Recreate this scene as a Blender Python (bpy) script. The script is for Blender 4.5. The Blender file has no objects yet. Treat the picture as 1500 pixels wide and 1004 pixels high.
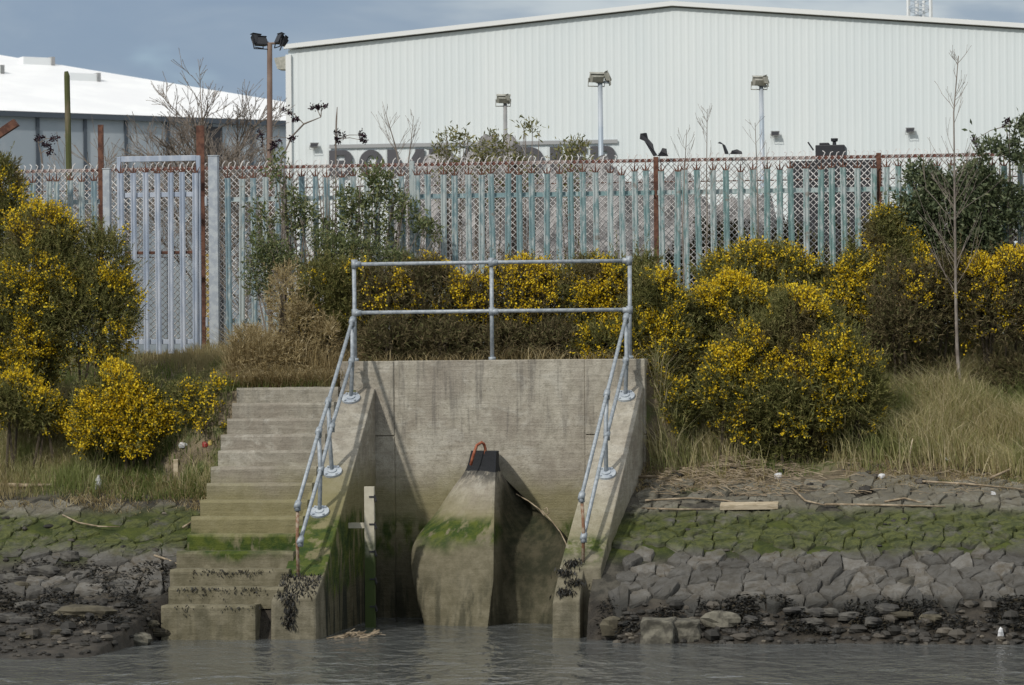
import bpy, math, random
import numpy as np
from mathutils import Vector, Matrix

# ------------------------------------------------------------------ camera, sky, sun
R = math.radians
SC = bpy.context.scene
F, HC, YH, YAW, ROLL, DIST = 5160.0, 2.59, 571.0, R(8.5), .008, 40.0   # lens (px), eye height, horizon row, bank yaw, camera roll
CA, SA = math.cos(YAW), math.sin(YAW)
cam = bpy.data.cameras.new('camera'); camo = bpy.data.objects.new('camera', cam)
SC.collection.objects.link(camo); SC.camera = camo
cam.sensor_width = 36; cam.lens = F / 1500 * 36
cam.shift_y = (YH - 502) / 1500
cam.clip_end = 4000
camo.location = (0, -DIST, HC); camo.rotation_euler = (R(90), ROLL, 0)
cam.dof.use_dof = True; cam.dof.focus_distance = 41.5; cam.dof.aperture_fstop = 7.0

AZ, EL = R(29), R(38)          # sun: degrees left of the bank's normal, height
hd = (-SA * math.cos(AZ) - CA * math.sin(AZ), -CA * math.cos(AZ) + SA * math.sin(AZ))
SUN = Vector((hd[0] * math.cos(EL), hd[1] * math.cos(EL), math.sin(EL)))
sl = bpy.data.lights.new('sun', 'SUN'); sl.energy = 2.55; sl.angle = R(2.0); sl.color = (1, .945, .86)
so = bpy.data.objects.new('sun', sl); SC.collection.objects.link(so)
so.rotation_euler = SUN.to_track_quat('Z', 'Y').to_euler()
W = bpy.data.worlds.new('World'); SC.world = W; W.use_nodes = True
SC.view_settings.view_transform = 'Standard'; SC.view_settings.look = 'None'
SC.view_settings.exposure = 0.0; SC.view_settings.gamma = 1

# ------------------------------------------------------------------ node helper
class NT:
    def __init__(s, tree): s.t = tree; s.n = tree.nodes; s.l = tree.links
    def node(s, typ, **kw):
        n = s.n.new(typ)
        for k, v in kw.items(): setattr(n, k, v)
        return n
    def put(s, sock, v):
        if isinstance(v, bpy.types.NodeSocket): s.l.new(v, sock)
        elif isinstance(v, (tuple, list)) and len(v) == 3 and sock.type == 'RGBA': sock.default_value = (*v, 1)
        else: sock.default_value = v
    def math(s, op, a, b=0, c=0, clamp=False):
        n = s.node('ShaderNodeMath', operation=op, use_clamp=clamp)
        for i, x in enumerate((a, b, c)): s.put(n.inputs[i], x)
        return n.outputs[0]
    def vmul(s, v, k):
        n = s.node('ShaderNodeVectorMath', operation='MULTIPLY'); s.put(n.inputs[0], v); n.inputs[1].default_value = k
        return n.outputs[0]
    def noise(s, v, scale, detail=4, rough=.55, dist=0):
        n = s.node('ShaderNodeTexNoise'); s.put(n.inputs['Vector'], v)
        n.inputs['Scale'].default_value = scale; n.inputs['Detail'].default_value = detail
        n.inputs['Roughness'].default_value = rough; n.inputs['Distortion'].default_value = dist
        return n.outputs[0]
    def ss(s, x, a, b):                     # smooth step from a (0) to b (1)
        n = s.node('ShaderNodeMapRange', interpolation_type='SMOOTHSTEP')
        s.put(n.inputs['Value'], x)
        lo, hi, o0, o1 = (a, b, 0, 1) if a < b else (b, a, 1, 0)
        n.inputs['From Min'].default_value = lo; n.inputs['From Max'].default_value = hi
        n.inputs['To Min'].default_value = o0; n.inputs['To Max'].default_value = o1
        return n.outputs['Result']
    def mix(s, f, a, b, mode='MIX'):
        n = s.node('ShaderNodeMix', data_type='RGBA', blend_type=mode)
        s.put(n.inputs[0], f); s.put(n.inputs[6], a); s.put(n.inputs[7], b)
        return n.outputs[2]
    def ramp(s, x, stops):
        n = s.node('ShaderNodeValToRGB'); s.put(n.inputs[0], x); e = n.color_ramp.elements
        while len(e) < len(stops): e.new(.5)
        for i, (p, c) in enumerate(stops): e[i].position = p; e[i].color = (*c, 1)
        return n.outputs[0]
    def pos(s):
        g = s.node('ShaderNodeNewGeometry'); return g.outputs['Position'], g.outputs['Random Per Island']
    def sep(s, v):
        n = s.node('ShaderNodeSeparateXYZ'); s.put(n.inputs[0], v); return n.outputs
    def bump(s, h, strength, dist=.02):
        n = s.node('ShaderNodeBump'); s.put(n.inputs['Height'], h)
        n.inputs['Strength'].default_value = strength; n.inputs['Distance'].default_value = dist
        return n.outputs[0]

w = NT(W.node_tree)
bg = W.node_tree.nodes['Background']
sky = w.node('ShaderNodeTexSky', sky_type='NISHITA'); sky.sun_disc = False
sky.sun_elevation = EL; sky.sun_rotation = math.atan2(SUN.x, SUN.y)
sky.air_density = 1.0; sky.dust_density = .6; sky.ozone_density = 2.0
tc = w.node('ShaderNodeTexCoord').outputs['Generated']
cl = w.noise(w.vmul(tc, (5, 5, 16)), 1.6, 5, .5, .3)
dirs = w.sep(tc)
right = w.ss(w.math('ADD', dirs[0], w.math('MULTIPLY', w.math('SUBTRACT', cl, .5), .16)), -.06, .04)
cl2 = w.noise(w.vmul(tc, (9, 9, 30)), 1.3, 5, .55, .4)
grey = w.mix(w.ss(cl2, .38, .62), (2.6, 3.15, 3.9), (4.9, 5.3, 5.5))
slate = w.mix(w.ss(cl2, .35, .7), (2.1, 2.75, 3.75), (2.8, 3.4, 4.2))
cloudc = w.mix(right, slate, grey)
cloudc = w.mix(w.ss(dirs[2], .18, .5), cloudc, w.mix(w.ss(cl, .3, .7), (5.5, 5.8, 6.0), (9.5, 9.5, 9.3)))   # bright overhead cloud, out of view, added for neutral fill light
cov = w.ss(cl, .2, .4)
w.put(bg.inputs[0], w.mix(w.math('MULTIPLY', cov, .88), sky.outputs[0], cloudc))
bg.inputs[1].default_value = .112

# ------------------------------------------------------------------ bank coordinates: u along the bank, v inland, z up
def Wd(u, v, z): return Vector((u * CA + v * SA, -u * SA + v * CA, z))
def inv(px, py, v):                        # photo pixel -> (u, z) on the vertical plane at v
    x, y = px - 750, py - YH
    x, y = x - ROLL * y, y + ROLL * x
    u = (x * (DIST + v * CA) - F * v * SA) / (F * CA + x * SA)
    return u, HC - y * (DIST - u * SA + v * CA) / F
BMAT = Matrix.Rotation(-YAW, 4, 'Z')
col = SC.collection

def sm(a, b, x): t = np.clip((x - a) / (b - a), 0, 1); return t * t * (3 - 2 * t)
def bumpy(u, v):
    return .03 * np.sin(1.9 * u + .7 * v) + .03 * np.sin(1.1 * v - 2.7 * u + 1) + .018 * np.sin(5.3 * u + 4.1 * v) + .012 * np.sin(9.1 * u - 7.3 * v)
def zt(u, v):
    u = np.asarray(u, float); v = np.asarray(v, float)
    rp = np.interp(v, [-80, -9, -4.8, -4.0, -3.6, -3.35, -2.9, -2.15, 0, 3.0, 3.6, 20, 900], [-4, -1.4, -.3, -.03, .16, .36, .60, .95, 1.68, 2.98, 3.05, 2.9, 2.5])
    lp = np.interp(v, [-80, -9, -6.4, -4.5, -3.4, -2.2, -.8, 0, 3.0, 3.6, 20, 900], [-4, -.7, -.03, .22, .38, .84, 1.36, 1.75, 3.05, 3.08, 2.9, 2.5])
    k = sm(-2.6, 1.6, u); z = lp * (1 - k) + rp * k
    z = z + bumpy(u, v) * sm(-4.8, -3.5, v) * (.5 + .7 * sm(-.3, .4, v)) + .4 * bumpy(u * 2, v * 2) * (v < -3)
    plat = 2.60 + .14 * v
    kp = sm(-4.3, -3.35, u) * (1 - sm(-1.5, -1.3, u)) * sm(-.35, -.12, v) * (1 - sm(3.4, 4.5, v))
    z = z * (1 - kp) + np.maximum(z, plat) * kp
    kh = sm(-1.95, -1.6, u) * (1 - sm(1.42, 2.1, u)) * sm(.08, .2, v) * (1 - sm(3.4, 4.5, v))
    z = z * (1 - kh) + np.maximum(z, 2.86 + .06 * v) * kh
    z = np.where((u > -1.75) & (u < 1.24) & (v < .12), -.7, z)
    kc = sm(-3.32, -3.1, u) * (1 - sm(1.42, 1.7, u)) * (1 - sm(-3.75, -3.3, v))
    z = z * (1 - kc) + np.minimum(z, -.7) * kc
    return z
def ztf(u, v): return float(zt(u, v))
def ong(px, py):                           # where the line of sight of a photo pixel meets the ground
    for v in np.arange(-7, 6, .03):
        u, z = inv(px, py, v)
        if z <= ztf(u, v): return u, v, ztf(u, v)
    return (*inv(px, py, 3)[:1], 3, inv(px, py, 3)[1])

# ------------------------------------------------------------------ mesh builder
class MB:
    def __init__(s): s.v = []; s.f = []
    def add(s, vs, fs):
        b = len(s.v); s.v += [tuple(p) for p in vs]; s.f += [tuple(i + b for i in f) for f in fs]; return s
    def box(s, u0, u1, v0, v1, z0, z1):
        return s.add([(u0, v0, z0), (u1, v0, z0), (u1, v1, z0), (u0, v1, z0), (u0, v0, z1), (u1, v0, z1), (u1, v1, z1), (u0, v1, z1)],
                     [(0, 3, 2, 1), (4, 5, 6, 7), (0, 1, 5, 4), (1, 2, 6, 5), (2, 3, 7, 6), (3, 0, 4, 7)])
    def hexa(s, p):                        # eight corners, bottom ring then top ring
        return s.add(p, [(0, 3, 2, 1), (4, 5, 6, 7), (0, 1, 5, 4), (1, 2, 6, 5), (2, 3, 7, 6), (3, 0, 4, 7)])
    def tube(s, pts, r, n=8, cap=True):
        pts = [Vector(p) for p in pts]; rs = r if isinstance(r, (list, tuple)) else [r] * len(pts)
        vs = []; fs = []; prev = None
        for i, p in enumerate(pts):
            d = (pts[min(i + 1, len(pts) - 1)] - pts[max(i - 1, 0)])
            if d.length < 1e-9: d = Vector((0, 0, 1))
            d.normalize()
            a = prev - d * prev.dot(d) if prev else d.orthogonal()
            if a.length < 1e-6: a = d.orthogonal()
            a.normalize(); prev = a; b = d.cross(a)
            for k in range(n):
                t = 2 * math.pi * k / n; vs.append(p + (a * math.cos(t) + b * math.sin(t)) * rs[i])
        for i in range(len(pts) - 1):
            for k in range(n):
                k2 = (k + 1) % n; fs.append((i * n + k, i * n + k2, (i + 1) * n + k2, (i + 1) * n + k))
        if cap and n > 2: fs.append(tuple(range(n))[::-1]); fs.append(tuple((len(pts) - 1) * n + k for k in range(n)))
        return s.add(vs, fs)
    def prism(s, poly, axis, a, b):        # polygon swept along one axis: 'u','v' or 'z'
        n = len(poly)
        def P(p, t): return {'u': (t, p[0], p[1]), 'v': (p[0], t, p[1]), 'z': (p[0], p[1], t)}[axis]
        return s.add([P(p, a) for p in poly] + [P(p, b) for p in poly],
                     [tuple(range(n))[::-1], tuple(range(n, 2 * n))] + [(i, (i + 1) % n, n + (i + 1) % n, n + i) for i in range(n)])
def mesh_data(name, vs, fs, smooth=False):
    me = bpy.data.meshes.new(name)
    if isinstance(vs, np.ndarray):
        k = fs.shape[1]
        me.vertices.add(len(vs)); me.vertices.foreach_set('co', vs.astype(np.float32).ravel())
        me.loops.add(fs.size); me.loops.foreach_set('vertex_index', fs.astype(np.int32).ravel())
        me.polygons.add(len(fs)); me.polygons.foreach_set('loop_start', np.arange(0, fs.size, k, dtype=np.int32))
        me.update(calc_edges=True); me.validate()
    else:
        me.from_pydata(vs, [], fs); me.update()
        import bmesh
        b = bmesh.new(); b.from_mesh(me); bmesh.ops.recalc_face_normals(b, faces=b.faces); b.to_mesh(me); b.free()
    if smooth: me.polygons.foreach_set('use_smooth', [True] * len(me.polygons))
    return me
def props(o, label=None, cat=None, group=None, kind=None):
    if label: o['label'] = label
    if cat: o['category'] = cat
    if group: o['group'] = group
    if kind: o['kind'] = kind
    return o
def thing(name, label, cat, loc, group=None):      # empty at the base, axes along the bank
    o = bpy.data.objects.new(name, None); col.objects.link(o); o.empty_display_size = .2
    o.location = Wd(*loc); o.rotation_euler = (0, 0, -YAW); o['o'] = loc
    return props(o, label, cat, group)
def part(name, geo, m, parent, smooth=False, bevel=0, label=None, kind=None):
    o0 = parent
    while 'o' not in o0: o0 = o0.parent
    o_ = tuple(o0['o'])
    vs, fs = (geo.v, geo.f) if isinstance(geo, MB) else geo
    if isinstance(vs, np.ndarray): vs = vs - np.array(o_)
    else: vs = [(p[0] - o_[0], p[1] - o_[1], p[2] - o_[2]) for p in vs]
    me = mesh_data(name, vs, fs, smooth); me.materials.append(m)
    o = bpy.data.objects.new(name, me); col.objects.link(o); o.parent = parent
    if bevel:
        b = o.modifiers.new('bevel', 'BEVEL'); b.width = bevel; b.segments = 2; b.limit_method = 'ANGLE'; b.angle_limit = R(35)
    return props(o, label, kind=kind)
def solo(name, geo, m, label=None, cat=None, loc=(0, 0, 0), group=None, kind=None, smooth=False, bevel=0):
    vs, fs = (geo.v, geo.f) if isinstance(geo, MB) else geo
    if isinstance(vs, np.ndarray): vs = vs - np.array(loc)
    else: vs = [(p[0] - loc[0], p[1] - loc[1], p[2] - loc[2]) for p in vs]
    me = mesh_data(name, vs, fs, smooth); me.materials.append(m)
    o = bpy.data.objects.new(name, me); col.objects.link(o)
    o.location = Wd(*loc); o.rotation_euler = (0, 0, -YAW); o['o'] = loc
    if bevel:
        b = o.modifiers.new('bevel', 'BEVEL'); b.width = bevel; b.segments = 2; b.limit_method = 'ANGLE'; b.angle_limit = R(35)
    return props(o, label, cat, group, kind)
del_o = lambda: [o.__delitem__('o') for o in SC.objects if 'o' in o]

# ------------------------------------------------------------------ materials
def mat(name, base=(.5, .5, .5), rough=.6, metal=0, build=None, spec=.5):
    m = bpy.data.materials.new(name); m.use_nodes = True
    b = m.node_tree.nodes['Principled BSDF']; n = NT(m.node_tree)
    b.inputs['Roughness'].default_value = rough; b.inputs['Metallic'].default_value = metal
    b.inputs['Specular IOR Level'].default_value = spec
    b.inputs['Base Color'].default_value = (*base, 1)
    if build: build(n, b)
    return m
def two_tone(name, c1, c2, scale=8, rough=.7, metal=0, bump=.2, lo=.4, hi=.62, stretch=(1, 1, 1), spec=.4):
    def bd(n, b):
        p, r = n.pos(); p = n.vmul(p, stretch); x = n.noise(p, scale, 5, .6)
        n.put(b.inputs['Base Color'], n.mix(n.ss(x, lo, hi), c1, c2))
        if bump: n.put(b.inputs['Normal'], n.bump(n.noise(p, scale * 5, 4), bump, .01))
    return mat(name, rough=rough, metal=metal, build=bd, spec=spec)
def island(name, stops, rough=.7, trans=0, spec=.25, patch=None):      # colour differs from leaf to leaf
    def bd(n, b):
        p, r = n.pos(); c = n.ramp(r, stops)
        if patch: c = n.mix(n.ss(n.noise(p, patch[0], 3), patch[2], patch[3]), c, n.mix(.75, c, patch[1]))
        n.put(b.inputs['Base Color'], c)
        if trans:
            t = n.node('ShaderNodeBsdfTranslucent'); n.put(t.inputs[0], c)
            mx = n.node('ShaderNodeMixShader'); mx.inputs[0].default_value = trans
            out = n.n['Material Output']; n.l.new(b.outputs[0], mx.inputs[1]); n.l.new(t.outputs[0], mx.inputs[2]); n.l.new(mx.outputs[0], out.inputs[0])
    return mat(name, rough=rough, build=bd, spec=spec)

def concrete(name, pale=1.0, olive=.8, moss=1.0, mz=(.72, 1.2), stain=1.0, oz=(1.75, 1.35), streak=1.0, capz=None, mt=(.40, .56), flank=False, lowd=1.0):
    def bd(n, b):
        p, r = n.pos(); z0 = n.sep(p)[2]
        big = n.noise(p, 1.6, 5, .6); med = n.noise(p, 7, 6, .65); fine = n.noise(p, 60, 5, .7)
        z = n.math('ADD', z0, n.math('MULTIPLY', n.math('SUBTRACT', big, .5), .55))
        c = n.mix(n.ss(med, .3, .72), tuple(x * pale for x in (.31, .285, .23)), tuple(x * pale for x in (.45, .42, .35)))
        c = n.mix(n.math('MULTIPLY', n.ss(big, .42, .62), .55), c, (.22, .19, .155))
        c = n.mix(n.math('MULTIPLY', n.ss(n.noise(n.vmul(p, (1.3, 1.3, 2.2)), 2.1, 4, .6, .6), .52, .66), .5), c, (.47, .45, .39))
        c = n.mix(n.math('MULTIPLY', n.ss(fine, .52, .68), .33), c, (.13, .12, .10))
        c = n.mix(n.math('MULTIPLY', n.ss(n.noise(p, 26, 5, .7), .5, .64), .4), c, (.16, .145, .115))
        lines = n.noise(n.vmul(p, (.6, .6, 9)), 3, 4, .6)
        c = n.mix(n.math('MULTIPLY', n.ss(lines, .5, .68), .2), c, (.48, .45, .38))
        st = n.noise(n.vmul(p, (9, 9, .8)), 1.2, 5, .65)
        st2 = n.math('MULTIPLY', n.ss(st, .50, .66), n.ss(z, 1.7, 2.35))
        c = n.mix(n.math('MULTIPLY', st2, .48 * stain), c, (.085, .08, .075))
        c = n.mix(n.math('MULTIPLY', n.ss(z, oz[0], oz[1]), olive), c, n.mix(med, (.15, .135, .055), (.235, .21, .105)))
        low = n.ss(z, mz[1] - .1, mz[0])
        c = n.mix(n.math('MULTIPLY', low, .7), c, n.mix(n.ss(med, .35, .7), tuple(x * lowd for x in (.10, .09, .065)), tuple(x * lowd for x in (.20, .18, .135))))  # low stain; lowd deepens it with the recess's shade, painted in
        mb_ = n.math('MULTIPLY', n.ss(z, mz[1], mz[1] - .2), n.ss(z, mz[0] - .12, mz[0] + .1))
        mb_ = n.math('MULTIPLY', mb_, n.ss(n.noise(n.vmul(p, (4, 4, 1.5)), 1.3, 5, .6), *mt))
        c = n.mix(n.math('MULTIPLY', mb_, .93 * moss), c, n.mix(n.ss(med, .35, .65), (.026, .05, .010), (.085, .105, .018)))
        dk = n.math('MULTIPLY', n.ss(n.noise(n.vmul(p, (8, 8, .9)), 1, 5), .45, .6), n.ss(z0, .75, .2))
        c = n.mix(n.math('MULTIPLY', dk, .75 * streak), c, (.025, .027, .018))
        if flank:                          # algae plus painted-in shade over the right flank, ragged at its edges
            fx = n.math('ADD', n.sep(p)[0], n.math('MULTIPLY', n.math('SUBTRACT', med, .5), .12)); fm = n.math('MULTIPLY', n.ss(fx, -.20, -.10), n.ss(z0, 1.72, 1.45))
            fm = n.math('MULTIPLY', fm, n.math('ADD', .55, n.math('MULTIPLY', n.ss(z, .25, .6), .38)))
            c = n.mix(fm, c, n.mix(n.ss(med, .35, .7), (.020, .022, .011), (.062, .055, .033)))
        if capz:
            cp = n.ss(n.math('ADD', z0, n.math('MULTIPLY', n.math('SUBTRACT', med, .5), .05)), capz, capz + .02)
            wear = n.math('MULTIPLY', n.ss(z0, capz - .2, capz), n.ss(n.noise(p, 5, 6, .7), .40, .55))
            c = n.mix(n.math('MAXIMUM', cp, n.math('MULTIPLY', wear, .8)), c, (.022, .024, .028))
        n.put(b.inputs['Base Color'], c)
        h = n.math('ADD', n.math('MULTIPLY', fine, .6), n.math('ADD', med, n.math('MULTIPLY', lines, .7)))
        n.put(b.inputs['Normal'], n.bump(h, .6, .022))
    return mat(name, rough=.88, build=bd, spec=.25)

M = {}
M['conc'] = concrete('weathered concrete', lowd=.45)
M['cope'] = concrete('coping concrete', 1.0, .6, 1.2, (.8, 1.12), .6, (1.6, 1.0), .35)
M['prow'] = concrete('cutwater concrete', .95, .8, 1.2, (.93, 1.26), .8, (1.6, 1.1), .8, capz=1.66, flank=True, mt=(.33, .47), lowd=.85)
M['step'] = concrete('step concrete', .74, .85, 1.6, (.90, 1.14), .5, (1.9, 1.3), .35, mt=(.30, .44))
M['wing'] = concrete('wing wall concrete', .8, .9, 1.6, (.45, 1.3), .8, (1.9, 1.4), 2, lowd=.45)
M['galv'] = two_tone('galvanised pipe', (.25, .285, .315), (.37, .405, .435), 20, .55, .2, .15)
M['galvp'] = two_tone('dull galvanised plate', (.33, .37, .42), (.44, .48, .51), 12, .6, .1, .1)
M['rustpipe'] = two_tone('rusty pipe', (.20, .10, .055), (.34, .27, .20), 18, .8)
M['rust'] = two_tone('rust', (.075, .032, .022), (.15, .07, .045), 15, .85)
M['rustbar'] = two_tone('patchy rusty bar', (.14, .06, .045), (.38, .33, .31), 1.3, .85, lo=.5, hi=.66)
M['rustred'] = two_tone('red rust', (.22, .06, .03), (.36, .13, .07), 25, .8)
M['brownpost'] = two_tone('brown post paint', (.07, .05, .042), (.12, .095, .08), 10, .7)
M['gatepaint'] = two_tone('pale blue gate steel', (.31, .365, .455), (.45, .49, .56), 9, .55, .1, .15, stretch=(1, 1, .25))
def pal(n, b):
    p, r = n.pos(); oi = n.node('ShaderNodeObjectInfo').outputs['Random']
    x = n.noise(n.vmul(p, (3, 3, .8)), 7, 6, .75)
    x = n.math('ADD', x, n.math('MULTIPLY', n.math('SUBTRACT', oi, .5), .17))
    right = n.ss(n.sep(p)[0], -4.5, 5)
    c0 = n.mix(right, (.17, .25, .29), (.155, .26, .25))
    c = n.mix(n.ss(x, .45, .57), c0, (.38, .43, .43))
    c = n.mix(n.math('MULTIPLY', n.ss(n.noise(p, 9, 5), .62, .7), .6), c, (.21, .16, .13))
    n.put(b.inputs['Base Color'], c); n.put(b.inputs['Normal'], n.bump(n.noise(p, 40, 4), .2, .005))
M['pal'] = mat('flaking turquoise paint', rough=.6, build=pal)
M['mesh'] = two_tone('whitened mesh wire', (.55, .53, .52), (.78, .76, .74), 6, .6, 0, 0)
M['clad'] = two_tone('white ribbed cladding', (.655, .715, .735), (.70, .75, .762), .25, .5, 0, 0, stretch=(1, 1, .3))
M['trim'] = mat('white trim', (.74, .76, .76), .45)
M['roofwhite'] = two_tone('white sheet roof', (.78, .79, .80), (.84, .85, .85), .4, .5, 0, 0)
M['greypanel'] = two_tone('blue grey wall panel', (.29, .335, .38), (.36, .40, .435), .5, .45, 0, 0)
M['darkjoint'] = mat('dark joint', (.055, .07, .09), .6)
M['letter'] = mat('grey sign letter', (.075, .075, .085), .5)
M['signbar'] = mat('grey sign stripe', (.33, .34, .35), .5)
M['dark'] = mat('blackened metal', (.018, .019, .024), .55)
M['glass'] = mat('lamp glass', (.45, .45, .42), .15)
M['lamphouse'] = two_tone('dull lamp housing', (.30, .30, .26), (.42, .41, .36), 10, .5, .2, 0)
M['polegrey'] = two_tone('grey pole paint', (.36, .42, .48), (.46, .50, .54), 2, .5, .2, 0)
M['polebrown'] = two_tone('brown pole paint', (.13, .085, .065), (.19, .135, .105), 2, .7, 0, 0)
M['poledull'] = two_tone('dull grey pole', (.22, .23, .23), (.3, .3, .3), 2, .6, 0, 0)
M['oldwood'] = two_tone('mossy old timber', (.075, .085, .03), (.16, .135, .085), 4, .9, 0, .4, stretch=(3, 3, .5))
M['palewood'] = two_tone('washed pale timber', (.33, .27, .18), (.47, .40, .29), 6, .85, 0, .4, stretch=(1, 4, 4))
M['stick'] = two_tone('driftwood', (.20, .155, .10), (.38, .31, .22), 9, .9)
M['gauge'] = two_tone('weathered gauge board', (.40, .37, .29), (.56, .53, .43), 14, .8)
def gaugemoss(n, b):
    p, r = n.pos(); z = n.math('ADD', n.sep(p)[2], n.math('MULTIPLY', n.noise(p, 9, 4), .4))
    c = n.mix(n.noise(p, 14, 4), (.36, .33, .25), (.56, .53, .43))
    n.put(b.inputs['Base Color'], n.mix(n.ss(z, 1.25, .95), c, (.04, .062, .012)))
M['gauge'] = mat('mossy gauge board', rough=.85, build=gaugemoss)
M['white'] = two_tone('dirty white plastic', (.42, .43, .44), (.66, .66, .66), 20, .5, 0, 0)
M['yellow'] = mat('faded yellow paint', (.50, .38, .12), .6)
M['redlit'] = mat('red plastic', (.30, .03, .03), .5)
M['bark'] = two_tone('pale bark', (.16, .135, .115), (.28, .25, .22), 12, .9, stretch=(1, 1, .4))
M['twig'] = two_tone('grey brown twig', (.15, .125, .105), (.24, .205, .175), 5, .9, 0, 0)
M['seed'] = island('withered seed head', [(0, (.018, .010, .016)), (1, (.05, .025, .035))], .9)
M['gorse'] = island('gorse spines', [(0, (.075, .078, .024)), (.45, (.14, .145, .044)), (.8, (.21, .205, .066)), (1, (.28, .23, .095))], .7, .2, patch=(1.7, (.15, .115, .055), .55, .7))
M['gorsebrown'] = island('withered gorse spines', [(0, (.07, .058, .03)), (.4, (.14, .11, .055)), (.75, (.11, .12, .042)), (1, (.24, .18, .10))], .75, .18)
M['flower'] = island('yellow gorse flowers', [(0, (.58, .38, .010)), (.5, (.74, .53, .016)), (1, (.82, .65, .05))], .6, .25)
M['gstem'] = mat('gorse stem', (.07, .055, .035), .9)
M['leafdark'] = island('dark glossy leaves', [(0, (.06, .082, .04)), (.6, (.11, .14, .068)), (1, (.19, .21, .11))], .55, .2, .4)
M['leafgreen'] = island('mid green leaves', [(0, (.08, .105, .04)), (.6, (.145, .175, .07)), (1, (.26, .26, .12))], .6, .25, .35)
M['leafolive'] = island('olive leaves', [(0, (.11, .12, .04)), (.6, (.20, .20, .075)), (1, (.32, .29, .13))], .6, .25)
M['bramble'] = island('brown bramble leaves', [(0, (.04, .035, .026)), (.5, (.075, .062, .04)), (.8, (.065, .078, .035)), (1, (.13, .095, .06))], .7, .1)
M['grassgreen'] = island('green grass blades', [(0, (.12, .17, .045)), (.5, (.19, .245, .07)), (.85, (.32, .30, .13)), (1, (.55, .46, .27))], .75, .5, patch=(.9, (.48, .39, .23), .46, .62))
M['grassdry'] = island('straw grass blades', [(0, (.25, .27, .10)), (.3, (.42, .39, .19)), (.65, (.56, .49, .28)), (1, (.68, .60, .40))], .8, .5, patch=(1.1, (.22, .29, .085), .5, .66))
M['bracken'] = island('dead bracken stalks', [(0, (.23, .175, .085)), (.4, (.37, .295, .15)), (.75, (.50, .41, .23)), (1, (.64, .55, .35))], .85, .45)
M['weed'] = island('dark wrack', [(0, (.008, .009, .008)), (.7, (.018, .017, .014)), (1, (.045, .036, .02))], .55, 0, .3)

def ground(n, b):
    p, r = n.pos(); z0 = n.sep(p)[2]
    big = n.noise(p, .8, 5, .6); med = n.noise(p, 5, 6, .65); fine = n.noise(p, 35, 5, .7)
    z = n.math('ADD', z0, n.math('MULTIPLY', n.math('SUBTRACT', big, .5), .35))
    soil = n.mix(n.ss(med, .35, .65), (.11, .09, .058), (.22, .18, .12))
    soil = n.mix(n.math('MULTIPLY', n.ss(n.noise(p, 1.7, 5), .48, .6), .8), soil, (.10, .13, .04))
    stone = n.mix(n.ss(med, .4, .6), (.035, .033, .027), (.085, .078, .062))
    moss = n.mix(n.ss(med, .35, .65), (.028, .04, .008), (.07, .085, .014))
    mud = n.mix(n.ss(med, .35, .7), (.022, .019, .015), (.065, .055, .042))
    c = n.mix(n.ss(z, 1.35, 1.6), stone, soil)
    c = n.mix(n.math('MULTIPLY', n.ss(z, 1.3, 1.12), n.ss(z, .72, .9)), c, moss)
    c = n.mix(n.ss(z, .55, .35), c, mud)
    n.put(b.inputs['Base Color'], c)
    n.put(b.inputs['Roughness'], n.math('ADD', .55, n.math('MULTIPLY', n.ss(z0, .0, .6), .35)))
    n.put(b.inputs['Normal'], n.bump(n.math('ADD', med, n.math('MULTIPLY', fine, .5)), .8, .05))
M['ground'] = mat('bank soil mud and stone', rough=.8, build=ground, spec=.3)
def stones(n, b):
    p, r = n.pos(); z0 = n.sep(p)[2]
    big = n.noise(p, 1.1, 4, .6); med = n.noise(p, 9, 6, .65); fine = n.noise(p, 45, 4, .7)
    z = n.math('ADD', z0, n.math('MULTIPLY', n.math('SUBTRACT', big, .5), .32))
    rock = n.mix(n.ss(med, .3, .7), n.ramp(r, [(0, (.048, .044, .037)), (.5, (.068, .062, .051)), (.85, (.082, .068, .048)), (1, (.11, .10, .083))]), n.ramp(r, [(0, (.08, .077, .07)), (.5, (.107, .103, .094)), (1, (.17, .164, .15))]))
    dry = n.mix(n.ss(med, .35, .65), n.ramp(r, [(0, (.085, .08, .065)), (1, (.20, .19, .155))]), (.12, .108, .078))
    c = n.mix(n.ss(z, 1.15, 1.32), rock, dry)
    ms = n.math('MULTIPLY', n.ss(z, 1.34, 1.18), n.ss(z, .80, .97))
    ms = n.math('MULTIPLY', ms, n.ss(n.noise(p, 3.4, 5, .65), .26, .50))
    c = n.mix(ms, c, n.mix(n.ss(n.noise(p, 12, 5, .7), .38, .62), (.036, .046, .012), (.080, .090, .022)))
    c = n.mix(n.math('MULTIPLY', n.ss(z0, .52, .34), .85), c, (.02, .02, .017))
    n.put(b.inputs['Base Color'], c)
    n.put(b.inputs['Normal'], n.bump(n.math('ADD', med, n.math('MULTIPLY', fine, .4)), .7, .03))
M['stones'] = mat('slope stones', rough=.75, build=stones, spec=.35)
M['rock'] = two_tone('loose rock', (.035, .033, .03), (.09, .085, .073), 6, .75, 0, .5)
M['rockdark'] = island('wet rubble', [(0, (.018, .017, .014)), (.7, (.042, .038, .032)), (.93, (.08, .07, .056)), (1, (.15, .13, .10))], .65, 0, .35)
M['rockpale'] = two_tone('pale stone', (.065, .06, .047), (.155, .145, .112), 9, .8, 0, .5)
M['rockbrown'] = two_tone('brown stone', (.05, .043, .028), (.095, .083, .055), 7, .8, 0, .5)
M['spoil'] = two_tone('dark spoil', (.10, .097, .097), (.31, .30, .295), 4, .95, 0, .8)
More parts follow.
